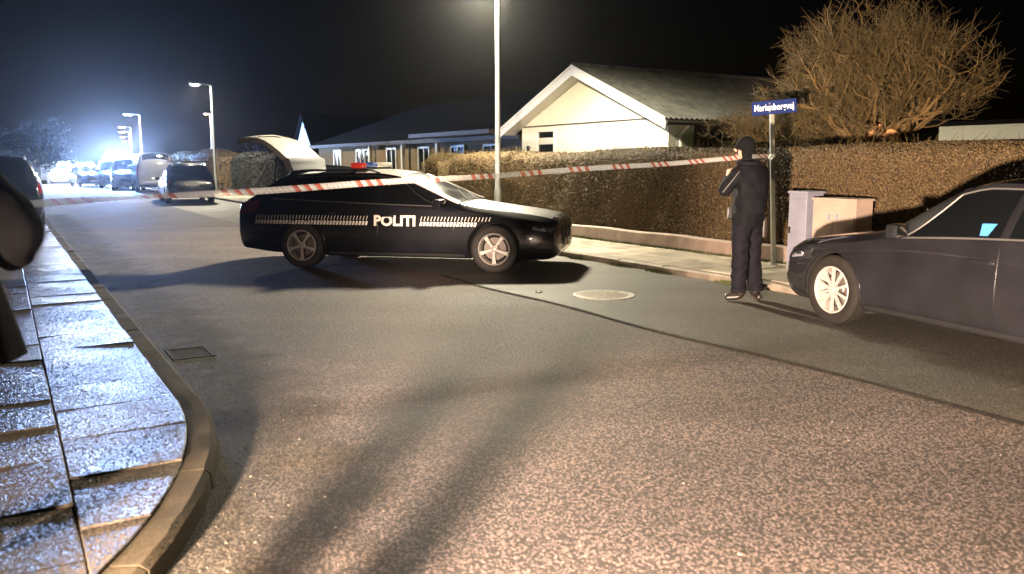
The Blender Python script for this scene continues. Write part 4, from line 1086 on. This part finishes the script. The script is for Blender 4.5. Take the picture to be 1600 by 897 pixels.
# white A pillars follow the windscreen edge
for sg in (1, -1):
    b = MB(); pts = []
    for i in range(15):
        x = cabin(lerp(.86, -.06, i/14), .16); y = S.wr(x)*.985; pts.append((x, sg*y, S.top_z(x, y) + .004))
    b.tube(pts, .030, 8); b.build('windscreen_pillar', 'white_paint', patrol, smooth=50)
# livery: a band of slanted blocks with thin slashes above, both sides
for sg in (1, -1):
    b = MB()
    def para(x, z, w, h, slant, off=.0095):
        q = []
        for (a, c) in ((0, 0), (w, 0), (w + slant, h), (slant, h)):
            X, Z = x + a, z + c; q.append((X, sg*(S.side_y(X, Z) + off), Z))
        q2 = [(p[0], p[1] - sg*.004, p[2]) for p in q]
        b.add(q + q2, [(0,1,2,3), (0,4,5,1), (1,5,6,2), (2,6,7,3), (3,7,4,0)])
    for (x0, n) in ((-2.14, 36), (.46, 21)):
        b = MB()
        for k in range(n):
            x = x0 + k*.0505
            if math.hypot(x - 1.56, .66 - .342) > .405: para(x, .660, .033, .058, .016)
            if math.hypot(x - 1.56, .735 - .342) > .40: para(x + .016, .732, .009, .062, .020)
        b.build('reflective_band', 'reflective', patrol, recalc=True)
    me = text_mesh('POLITI', .205, 0.002, 0.008, 1.02)
    for v in me.vertices:
        x = v.co.x*(1.06 if sg < 0 else -1.06) + .085; z = v.co.y + .722; v.co = (x, sg*(S.side_y(x, max(.25, z)) + .011 + v.co.z), z)
    me.materials.append(M['reflective']); link('lettering', me, patrol)
# light bar across the roof
lb = bpy.data.objects.new('light_bar', None); C.objects.link(lb); lb.parent = patrol; lb.location = (-.60, 0, 1.462)
b = MB(); b.box(0, 0, .018, .22, 1.10, .03, bev=.01); b.build('base', 'plastic', lb)
b = MB(); b.box(0, .27, .072, .25, .66, .075, bev=.03); b.build('housing', 'white_paint', lb, smooth=50)
b = MB(); b.box(0, -.27, .072, .25, .40, .075, bev=.03); b.build('blue_lens', 'beacon_blue', lb, smooth=50)
b = MB(); b.box(0, -.545, .060, .21, .15, .085, bev=.03); b.build('red_lens', 'beacon_red', lb, smooth=50)
for y in (-.42, .42): b = MB(); b.box(0, y, -.012, .10, .05, .05); b.build('bracket', 'plastic', lb)
# raised tailgate: a curved shell hinged at the back of the roof
tg = bpy.data.objects.new('tailgate', None); C.objects.link(tg); tg.parent = patrol
prof = [(-1.66,1.445),(-1.685,1.53),(-1.70,1.615),(-1.76,1.665),(-1.86,1.755),(-1.97,1.840),(-2.08,1.905),(-2.20,1.945),(-2.33,1.955),(-2.45,1.945),(-2.56,1.915)]
def tgp(i, j, inn=0.0):
    k = i*(len(prof)-1); a = int(min(k, len(prof)-2)); f = k - a
    x, z = lerp(prof[a][0], prof[a+1][0], f), lerp(prof[a][1], prof[a+1][1], f)
    dx, dz = prof[a+1][0]-prof[a][0], prof[a+1][1]-prof[a][1]; l = math.hypot(dx, dz)
    w = .56 + .08*math.sin(math.pi*i*.9); y = w*(j*2-1); cr = .05*(1 - (j*2-1)**2)
    return Vector((x + dz/l*(cr - inn), y, z - dx/l*(cr - inn)))
b = MB(); b.grid(lambda i, j: tgp(lerp(.2, 1, i), j), 26, 16); b.build('outer_skin', 'white_paint', tg, smooth=50)
b = MB(); b.grid(lambda i, j: tgp(lerp(.2, 1, i), j, .075), 26, 16); b.build('inner_lining', 'plastic', tg, smooth=50)
b = MB()
for j in (0, 1): b.grid(lambda i, q: tgp(lerp(.2, 1, i), j, .075*q), 26, 1)
b.grid(lambda i, q: tgp(1, i, .075*q), 16, 1); b.build('edge', 'white_paint', tg)
b = MB(); b.grid(lambda i, j: tgp(lerp(0, .205, i), lerp(-.03, 1.03, j), -.03), 6, 16, skirt=(-.10, 0, -.02)); b.build('spoiler', 'silver_paint', tg, smooth=40)
b = MB(); b.grid(lambda i, j: tgp(lerp(.66, .72, i), lerp(.32, .68, j), -.006), 3, 8, skirt=(-.01, 0, -.02)); b.build('handle_recess', 'ink', tg)
b = MB(); b.tube([tgp(.70, .05, -.01), tgp(.66, .3, -.02), tgp(.62, .42, -.012)], .012, 6); b.build('wiper', 'ink', tg)
for sg in (-1, 1): b = MB(); b.tube([(-1.98, sg*.58, 1.17), (-1.90, sg*.60, 1.70)], .014, 8); b.build('gas_strut', 'plastic', tg)
g = MB(); g.box(2.47 + .03, 0, .405, .008, .12, .10); g.build('plate_mark', 'plate_red', patrol)

# ---- the grey estate parked on the right
ah = UA + R(-10); ac = rv(3.42, 7.42)
audi, S2, sp2, tp2 = car('estate_car', 'dark grey estate car parked at the right edge, cut off by the picture frame', 'car', (ac.x, ac.y), ah, FORWARD, 'grey_paint', cab=.25, aw=.24, dims=(1.0, .985, .985), style=10, mt='rubber_dusty', rim=.226, r=.338, fa=1.69, ra=-1.30, spin=R(90))
sp2([(-.19,10.04),(-.12,10.04),(-.10,10.135),(-.23,10.135)], .0065, 'window_sheet', 'paper_blue_glow', 1, thick=.002, n=(3, 3))

# ---- cars further along the far kerb
c_ = rv(21.8, 7.15)
car('hatchback', 'dark parked car mostly hidden behind the rear of the patrol car', 'car', (c_.x, c_.y), UA, SUV, 'black_paint', dims=(.86, .97, .93), style=7, detail=1, rails=False, group='cars parked along the far kerb')
c_ = rv(37.0, 6.55)
t, _, _, _ = car('estate_car', 'black estate car with roof rack seen from behind under the second lamp', 'car', (c_.x, c_.y), UA - R(4), SUV, 'black_paint', dims=(.94, 1.0, .96), style=7, detail=1, group='cars parked along the far kerb')
b = MB()
for x in (-.5, -1.4): b.box(x, 0, 1.66, .06, 1.5, .045, bev=.01)
b.build('roof_rack', 'plastic', t)
c_ = rv(51.5, 7.35)
car('grey_van', 'grey panel van seen from behind in front of the blue flashing lights', 'van', (c_.x, c_.y), UA - R(3), VAN, 'van_paint', dims=(1.02, 1.05, 1.10), style=7, detail=1, van=True, r=.33, rim=.2, group='vehicles around the blue lights', fa=1.55, ra=-1.45)
c_ = rv(55.6, 6.6)
vt, _, _, _ = car('police_van', 'police van facing the camera, directly left of the grey van', 'van', (c_.x, c_.y), UA + R(180 - 8), VAN, 'van_paint', dims=(.95, .95, 1.0), style=7, detail=1, van=True, r=.32, rim=.2, group='vehicles around the blue lights', fa=1.55, ra=-1.45)
c_ = rv(60.8, 6.3)
vt2, _, _, _ = car('police_van', 'grey van with dark windscreen standing second left of the grey van', 'van', (c_.x, c_.y), UA + R(180 - 4), VAN, 'van_paint', dims=(.92, .92, .95), style=7, detail=1, van=True, r=.32, rim=.2, group='vehicles around the blue lights', fa=1.55, ra=-1.45)
c_ = rv(66.2, 5.2)
pc, _, _, _ = car('police_car', 'dark blue police car at the left of the vehicle queue beside the white glare', 'police car', (c_.x, c_.y), UA + R(180 + 6), WAGON, 'blue_paint', dims=(.95, .97, 1.0), style=7, detail=1, group='vehicles around the blue lights')
c_ = rv(71.5, 7.8)
amb, _, _, _ = car('ambulance', 'tall white ambulance with flashing light bar half hidden behind the vans', 'ambulance', (c_.x, c_.y), UA + R(180 - 5), VAN, 'white_paint', dims=(1.1, 1.08, 1.22), style=7, detail=1, van=True, r=.34, rim=.2, group='vehicles around the blue lights', fa=1.55, ra=-1.45)
c_ = rv(76.0, 4.2)
sq, _, _, _ = car('patrol_car', 'distant vehicle with dazzling lights in the middle of the road', 'police car', (c_.x, c_.y), UA + R(180 - 2), SUV, 'white_paint', dims=(.95, .97, 1.0), style=7, detail=1, group='vehicles around the blue lights', lit=True, headmat='head_white')
def flashbar(car_, x, z, w, m, energy, col):
    b = MB(); b.box(x, 0, z, .22, w, .11, bev=.03); lbm = b.build('light_bar', m, car_, smooth=50)
    for y in (-w/3, w/3):
        ld = bpy.data.lights.new('beacon_light', 'POINT'); ld.energy = energy; ld.color = col; ld.shadow_soft_size = 0.12
        lo = bpy.data.objects.new('beacon_light', ld); C.objects.link(lo); lo.parent = car_; lo.location = (x + .22, y, z + .12)
BL = (0.22, 0.42, 1.0)
flashbar(vt, .5, 2.06, 1.1, 'blue_flash', 5500, BL)
flashbar(vt2, .5, 1.96, 1.1, 'blue_flash', 5500, BL)
flashbar(pc, -.5, 1.53, 1.1, 'blue_flash', 2500, BL)
flashbar(amb, .9, 2.42, 1.4, 'white_flash', 10000, (.6, .76, 1.0))
flashbar(sq, -.4, 1.66, 1.1, 'white_flash', 9000, (.55, .7, 1.0))
for y in (-.68, .68):
    ld = bpy.data.lights.new('headlight_beam', 'SPOT'); ld.energy = 7000; ld.color = (.78, .87, 1.0); ld.spot_size = R(50); ld.spot_blend = .6; ld.shadow_soft_size = .07
    lo = bpy.data.objects.new('headlight_beam', ld); C.objects.link(lo); lo.parent = sq; lo.location = (2.5, y, .72); lo.rotation_euler = (R(90), 0, R(-90)); 

# ---- the black people carrier half on the near pavement
c_ = rv(24.4, -.10)
car('people_carrier', 'black car parked half on the near pavement at the left picture edge', 'car', (c_.x, c_.y), UA, SUV, 'black_paint', dims=(.90, 1.0, 1.03), style=7, detail=1, group=None, z=.06)

# ---- the car behind the camera whose headlights light the hedge and the foreground
hp = Vector((-2.07, -.60)); hd = R(60)
hc, _, _, _ = car('waiting_car', 'car waiting in the side street behind the viewpoint with headlights on', 'car', (hp.x - 2.5*math.cos(hd), hp.y - 2.5*math.sin(hd)), hd, WAGON, 'grey_paint', style=7, detail=1, lit=True)
for y in (-.66, .66):
    ld = bpy.data.lights.new('headlight_beam', 'SPOT'); ld.energy = 28000 if y < 0 else 3500; ld.color = (1.0, .72, .53); ld.spot_size = R(74); ld.spot_blend = .5; ld.shadow_soft_size = .10
    lo = bpy.data.objects.new('headlight_beam', ld); C.objects.link(lo); lo.parent = hc; lo.location = (2.5, y, .70); lo.rotation_euler = (R(90), 0, R(-90))

# ================================================================== PEOPLE
def hand(b, wrist, d, nrm, side, s=1.0, curl=0.7):
    """palm and five bent fingers; d points along the hand, nrm out of the back of it"""
    d = d.normalized(); nrm = (nrm - d*nrm.dot(d)).normalized(); x = d.cross(nrm)*side
    b.tube([wrist - d*.01, wrist + d*.03*s, wrist + d*.065*s, wrist + d*.085*s], [.026*s, .036*s, .04*s, .034*s], 8)
    for k, (o, l) in enumerate(((-.030, .070), (-.010, .080), (.010, .075), (.029, .058))):
        p = wrist + d*.078*s + x*o*s; a = p.copy(); dd = d.copy(); pts = [p]
        for j, f in enumerate((.45, .32, .23)):
            an = curl*(.5 + .6*j)*.6; dd = (dd*math.cos(an) - nrm*math.sin(an)).normalized(); nn = nrm
            a = a + dd*l*f*s*1.0; pts.append(a.copy())
        b.tube(pts, [.0095*s, .009*s, .0082*s, .0068*s], 6)
    p = wrist + d*.025*s - x*.03*s; q = p + (d*.6 - x*.8 - nrm*.3).normalized()*.04*s; e = q + (d*.95 - x*.2 - nrm*.4).normalized()*.035*s
    b.tube([p, q, e], [.0125*s, .0105*s, .0085*s], 6)
def person(name, label, loc, J, E, root, mats, extra=None, rz=0.0, hands=()):
    """J: joint -> (x, y, z, rx, ry); E: pairs of joints; mats: function(co) -> slot"""
    t = thing(name, label, 'person', loc, rz)
    names = list(J); me = bpy.data.meshes.new('body')
    me.from_pydata([J[k][:3] for k in names], [(names.index(a), names.index(c)) for a, c in E], [])
    o = bpy.data.objects.new('body', me); C.objects.link(o)
    o.modifiers.new('skin', 'SKIN'); sk = me.skin_vertices[0].data
    for i, k in enumerate(names): sk[i].radius = (J[k][3], J[k][4]); sk[i].use_root = (k == root)
    sb = o.modifiers.new('sub', 'SUBSURF'); sb.levels = 3; sb.render_levels = 3
    m2 = evaluated(o); o.modifiers.clear(); o.data = m2; bpy.data.meshes.remove(me)
    for m in mats[0]: m2.materials.append(M[m])
    from mathutils import noise
    for v in m2.vertices:
        if v.co.z < 1.52 and v.co.z > .08:
            q = v.co*1.0; k = noise.noise(Vector((q.x*7, q.y*7, q.z*13))) + .5*noise.noise(q*22)
            v.co += v.normal*k*.017
    for p in m2.polygons: p.material_index = mats[1](p.center); p.use_smooth = True
    o.parent = t
    if hands:
        for h in hands:
            b = MB(); hand(b, *h); b.build('hand', 'skin', t, smooth=60)
    return t, o
def head_bits(t, c, f, hat=True, s=1.0, hair='knit'):
    """c centre of the head, f unit vector the face looks along"""
    f = Vector(f).normalized(); l = Vector((0, 0, 1)).cross(f).normalized(); upv = Vector((0, 0, 1))
    fr = Matrix((l, f, upv)).transposed().to_4x4(); fr.translation = Vector(c)
    b = MB()
    b.tube([fr @ Vector((0, .085, .035)), fr @ Vector((0, .112, -.005)), fr @ Vector((0, .095, -.02))], [.010, .017, .010], 8)   # nose
    b.build('face_features', 'skin', t, smooth=60)
    b = MB()
    for sg in (-1, 1): b.tube([fr @ Vector((sg*.033, .090, .012)), fr @ Vector((sg*.033, .099, .012))], [.012, .007], 8)
    b.build('eyes', 'ink', t, smooth=60)
    b = MB(); b.tube([fr @ Vector((-.025, .094, -.055)), fr @ Vector((0, .099, -.053)), fr @ Vector((.025, .094, -.055))], .006, 6); b.build('mouth', 'plate_red', t, smooth=60)
    b = MB(); n = 20; vs = []; fs = []
    for i in range(11):
        a = lerp(-.55, math.pi/2, i/10)
        for k in range(n):
            q = 2*math.pi*k/n; w = 1.06 + (.05 if i < 2 else 0)
            vs.append(fr @ Vector((.088*w*math.cos(a)*math.cos(q), .106*w*math.cos(a)*math.sin(q) - .006, .035 + .108*math.sin(a) + .034*math.sin(q)*max(0, .6 - math.sin(a)))))
    for i in range(10):
        for k in range(n): fs.append((i*n+k, i*n+(k+1) % n, (i+1)*n+(k+1) % n, (i+1)*n+k))
    b.add(vs, fs); o = b.build('beanie' if hat else 'hair', hair, t, smooth=60)
    if hat:
        b = MB(); ring = [fr @ Vector((.098*math.cos(2*math.pi*k/24), .115*math.sin(2*math.pi*k/24) - .006, -.008 + .042*math.sin(2*math.pi*k/24))) for k in range(25)]
        b.tube(ring, .017, 6, False); b.build('turn_up', hair, o, smooth=60)
# officer at the tape, seen from behind, head turned left, hands raised in front of the chest
J = dict(pelvis=(.03,.0,.95,.205,.17), belly=(.04,.0,1.10,.212,.172), chest=(.045,.0,1.31,.225,.175), neckb=(.02,.0,1.49,.125,.105), neck=(-.005,.01,1.57,.062,.062), head1=(-.02,.02,1.66,.086,.090), head2=(-.02,.02,1.75,.078,.082),
    shl=(-.135,-.10,1.44,.096,.096), ell=(-.285,-.10,1.215,.080,.078), wrl=(-.165,.13,1.40,.042,.042),
    shr=(.205,.09,1.43,.097,.097), elr=(.20,.29,1.20,.066,.066), wrr=(.0,.33,1.36,.042,.042),
    hipl=(-.055,-.06,.86,.115,.115), knl=(-.055,-.08,.50,.100,.105), anl=(-.06,-.08,.12,.080,.086), hel=(-.03,-.085,.055,.050,.048), tol=(-.21,-.05,.040,.042,.034),
    hipr=(.115,.06,.86,.115,.115), knr=(.125,.06,.50,.100,.105), anr=(.165,.04,.12,.080,.086), her=(.165,.03,.055,.050,.048), tor=(.185,-.11,.040,.042,.034))
E_ = [('pelvis','belly'),('belly','chest'),('chest','neckb'),('neckb','neck'),('neck','head1'),('head1','head2'),('chest','shl'),('shl','ell'),('ell','wrl'),('chest','shr'),('shr','elr'),('elr','wrr'),
      ('pelvis','hipl'),('hipl','knl'),('knl','anl'),('anl','hel'),('hel','tol'),('pelvis','hipr'),('hipr','knr'),('knr','anr'),('anr','her'),('her','tor')]
def omat(c):
    if c.z > 1.60: return 3 if Vector((c.x + .02, c.y - .02)).dot(Vector((-.86, .5))) > .015 else 4
    if c.z > 1.545: return 0
    if c.z > .86: return 0
    if c.z > .105: return 1
    return 2
officer, ob = person('person', 'police officer in dark jacket and beanie standing with back turned by the tape', (2.63, 9.42, 0.007), J, E_, 'pelvis', (['cloth_navy', 'cloth_trouser', 'leather', 'skin', 'knit'], omat),
    hands=[(Vector((-.165, .13, 1.40)), Vector((.35, .45, .75)), Vector((-.7, -.3, .4)), 1), (Vector((0, .33, 1.36)), Vector((-.5, .1, .8)), Vector((.3, .8, .2)), -1)])
head_bits(officer, (-.02, .02, 1.705), (-.86, .5, -.05))
b = MB(); b.tube([(.02 + .105*math.cos(2*math.pi*k/20), .01 + .095*math.sin(2*math.pi*k/20), 1.555 + .012*math.sin(2*math.pi*k/20)) for k in range(21)], .034, 8, False); b.build('collar', 'cloth_navy', officer, smooth=60)
b = MB(); b.box(.235, .03, .83, .055, .07, .24, bev=.02); b.build('holster', 'leather', officer, smooth=40)
b = MB(); b.box(-.185, -.05, 1.0, .05, .055, .13, bev=.012); rd = b.build('radio', 'plastic', officer, smooth=40)
b = MB(); b.box(-.205, -.08, .99, .018, .010, .11, bev=.003); b.build('display', 'lamp_glass', rd)
b = MB(); b.tube([(-.13, -.185, 1.46), (-.22, -.19, 1.34), (-.30, -.165, 1.23)], [.004, .005, .004], 6); b.build('sleeve_piping', 'piping', officer, smooth=60)
for (x, y, z) in ((-.065, -.085, .12), (.165, .04, .12)):
    b = MB(); b.tube([(x, y, z + .03), (x, y, z - .015)], [.083, .088], 16); b.build('trouser_cuff', 'cloth_trouser', officer, smooth=40)

# figures standing by the photographer: dark winter coats
def bystander(label, loc, rz, coat=True, arm='pocket', h=1.0):
    J = dict(pelvis=(0,0,.95,.16,.13), belly=(0,0,1.10,.18,.145), chest=(0,0,1.31,.205,.15), neckb=(0,0,1.49,.10,.09), neck=(0,.01,1.57,.06,.06), head1=(0,.02,1.66,.084,.09), head2=(0,.02,1.75,.076,.082),
        shl=(-.19,0,1.43,.085,.085), ell=(-.30,-.06,1.16,.085,.085), wrl=(-.20,.12,.98,.05,.05), shr=(.19,0,1.40,.085,.085), elr=(.345,-.06,1.19,.088,.088), wrr=(.24,.15,1.08,.055,.055),
        hipl=(-.09,0,.86,.11,.11), knl=(-.10,.0,.50,.082,.088), anl=(-.11,-.02,.12,.062,.068), hel=(-.11,-.03,.055,.05,.046), tol=(-.13,.15,.04,.042,.034),
        hipr=(.09,0,.86,.11,.11), knr=(.10,.0,.50,.082,.088), anr=(.11,-.02,.12,.062,.068), her=(.11,-.03,.055,.05,.046), tor=(.13,.15,.04,.042,.034))
    t, o = person('person', label, loc, J, E_, 'pelvis', (['cloth_black', 'cloth_trouser', 'leather', 'skin', 'knit'], omat), rz=rz,
        hands=[(Vector((-.20, .12, .98)), Vector((.3, .2, -.9)), Vector((-.8, .4, 0)), 1), (Vector((.21, .13, .99)), Vector((-.3, .2, -.9)), Vector((.8, .4, 0)), -1)])
    head_bits(t, (0, .02, 1.705), (0, 1, 0))
    if coat:
        hz_ = coat if coat is not True else .60
        b = MB()
        def cf(i, j):
            z = lerp(1.20, hz_ - .10 if coat is not True else .60, j); a = 2*math.pi*i; f = 1 + .03*math.sin(a*7)*j; return (lerp(.20, .30 if coat is not True else .23, j)*f*math.cos(a), lerp(.165, .235, j)*f*math.sin(a), z)
        b.grid(cf, 40, 8); b.build('coat_skirt', 'cloth_black', t, smooth=60)
    return t
bystander('figure in a black jacket at the left picture edge, elbow pointing at the road', (-2.02, 2.8, .113), R(24), coat=.86)
bystander('onlooker in black coat standing behind the viewpoint in the side street', (-1.10, 1.0, 0), R(-12))

bystander('second onlooker in black coat, added out of view to shade the left figure', (-1.78, .75, 0), R(10))  # added unseen to keep the headlight off the left figure

# ================================================================== SIGN, CABINETS, TAPE
sx_, sy_ = 3.765, 11.90
t = thing('street_sign', 'blue street name sign reading Marienborgvej on a leaning post beside the officer', 'street sign', (sx_, sy_, .1), 0)
t.rotation_euler = (0, R(-3.2), 0)
b = MB(); b.box(0, 0, 1.08, .062, .042, 2.2, bev=.008); b.build('post', 'green_post', t)
b = MB(); b.tube([(0, 0, -.01), (0, 0, .03)], [.07, .055], 12); b.build('base_plate', 'galvanised', t)
pl = bpy.data.objects.new('name_plate', None); C.objects.link(pl); pl.parent = t; pl.location = (0.02, -.035, 2.235); pl.rotation_euler = (0, R(-1), R(-22))
b = MB(); b.box(0, 0, 0, .60, .018, .19, bev=.006); b.build('panel', 'sign_blue', pl)
for (x, z, sx1, sz1) in ((0, .086, .575, .005), (0, -.086, .575, .005), (.287, 0, .005, .17), (-.287, 0, .005, .17)):
    b = MB(); b.box(x, -.0098, z, sx1, .002, sz1); b.build('border', 'sign_blue', pl)
me = text_mesh('Marienborgvej', .122, .001, .0024, 1.02)
for v in me.vertices: v.co = (v.co.x*.74, -.0105 - v.co.z, v.co.y + .0)
me.materials.append(M['sign_white']); link('lettering', me, pl)
for z in (2.18, 2.29): b = MB(); b.box(.0, .0, z, .09, .048, .022); b.build('clamp', 'galvanised', t)

t = thing('utility_cabinet', 'narrow taller grey utility cabinet beside the sign post', 'cabinet', rv(7.70, 9.42, .03), UA, 'utility cabinets by the hedge')
b = MB(); b.box(0, 0, .56, .30, .34, 1.12, bev=.012); b.build('housing', 'cabinet_grey', t)
b = MB(); b.box(0, 0, 1.135, .33, .38, .035, bev=.012); b.build('lid', 'cabinet_grey', t)
b = MB(); b.box(0, .174, .56, .25, .012, .98, bev=.004); d_ = b.build('door', 'cabinet_grey', t)
b = MB(); b.box(.11, .186, .62, .025, .018, .09, bev=.004); b.build('handle', 'plastic', d_)
t = thing('utility_cabinet', 'wide lower beige utility cabinet in front of the grey one', 'cabinet', rv(7.10, 9.40, .0), UA, 'utility cabinets by the hedge')
b = MB(); b.box(0, 0, .54, .66, .34, 1.08, bev=.010); b.build('housing', 'cabinet_beige', t)
b = MB(); b.box(0, 0, 1.092, .69, .38, .03, bev=.01); b.build('lid', 'cabinet_beige', t)
for x in (-.16, .16):
    b = MB(); b.box(x, .174, .56, .30, .012, .94, bev=.004); d_ = b.build('door', 'cabinet_beige', t)
    b = MB(); b.box(x - .1 if x > 0 else x + .1, .186, .86, .03, .016, .07, bev=.004); b.build('handle', 'cabinet_grey', d_)

# tape from the sign post across the road to a post on the near pavement
A, B = Vector((3.655, 11.84, 1.665)), Vector((-4.42, 6.46, 1.20))
t = thing('marker_post', 'slim steel post on the near pavement holding the tape, outside the left edge', 'post', (B.x - .04, B.y, .11))
b = MB(); b.tube([(0, 0, -.05), (0, 0, 1.35)], .03, 10); b.build('post', 'galvanised', t, smooth=40)
b = MB(); b.tube([(0, 0, 1.34), (0, 0, 1.37)], [.036, .02], 10); b.build('cap', 'plastic', t, smooth=40)
b = MB(); Ltot = (B - A).length; d = (B - A).normalized(); up = Vector((0, 0, 1)); side = d.cross(up).normalized()
cuts = []; s = 0.0; pat = [(.05, 1), (.06, 0), (.05, 1), (.06, 0), (.05, 1), (.40, 0)]; k = 0; random.seed(5)
while s < Ltot:
    l, c = pat[k % 6]; n_ = max(1, round(l/.05))
    for q in range(n_): cuts.append((s + l*q/n_, c))
    s += l*random.uniform(.92, 1.08); k += 1
cuts.append((Ltot, 0)); HW = .031
def tapept(s, w):
    f = min(1, max(0, s/Ltot)); p = A.lerp(B, f); p.z -= .02*4*f*(1-f) - .006*math.sin(f*23)
    an = .40*math.sin(f*9.0 + .4) + .8*math.exp(-((f - .86)/.04)**2)
    if f < .06: an += (.06 - f)*14
    o = up*math.cos(an) + side*math.sin(an)
    return p + o*w
for i in range(len(cuts) - 1):
    (s0, c), (s1, _) = cuts[i], cuts[i+1]; sl_ = .022; b.cm = c
    vs = [tapept(s0 - sl_, -HW), tapept(s1 - sl_, -HW), tapept(s1, 0), tapept(s1 + sl_, HW), tapept(s0 + sl_, HW), tapept(s0, 0)]
    b.add(vs, [(0, 1, 2, 5), (5, 2, 3, 4)])
tape = b.build('barrier_tape', ['tape_white', 'tape_red'], None, smooth=60)
sd = tape.modifiers.new('t', 'SOLIDIFY'); sd.thickness = .0012
tag(tape, 'red and white barrier tape stretched across the road to the sign post', 'barrier tape')
b = MB(); b.lathe([(.045, -.03), (.05, 0), (.045, .03)], 10, Matrix.Translation((A.x + .01, A.y + .02, A.z)) @ Matrix.Rotation(R(90), 4, 'X')); b.box(A.x - .03, A.y - .06, A.z - .02, .05, .03, .06, rot=(.3, .5, .2)); b.build('knot', 'tape_white', tape)

# ================================================================== NIGHT MIST
b = MB(); b.box(0, 0, 7, 640, 640, 16.2); hz = b.mesh("haze", "arch")
hm = bpy.data.materials.new('haze'); hm.use_nodes = True; nt = hm.node_tree; nt.nodes.clear()
out = nt.nodes.new('ShaderNodeOutputMaterial'); pv = nt.nodes.new('ShaderNodeVolumePrincipled')
pv.inputs['Color'].default_value = (.9, .93, 1.0, 1); pv.inputs['Density'].default_value = 0.00027; pv.inputs['Anisotropy'].default_value = 0.92
nt.links.new(pv.outputs[0], out.inputs['Volume']); hz.materials.clear(); hz.materials.append(hm)
ho = link('haze', hz); ho['kind'] = 'stuff'
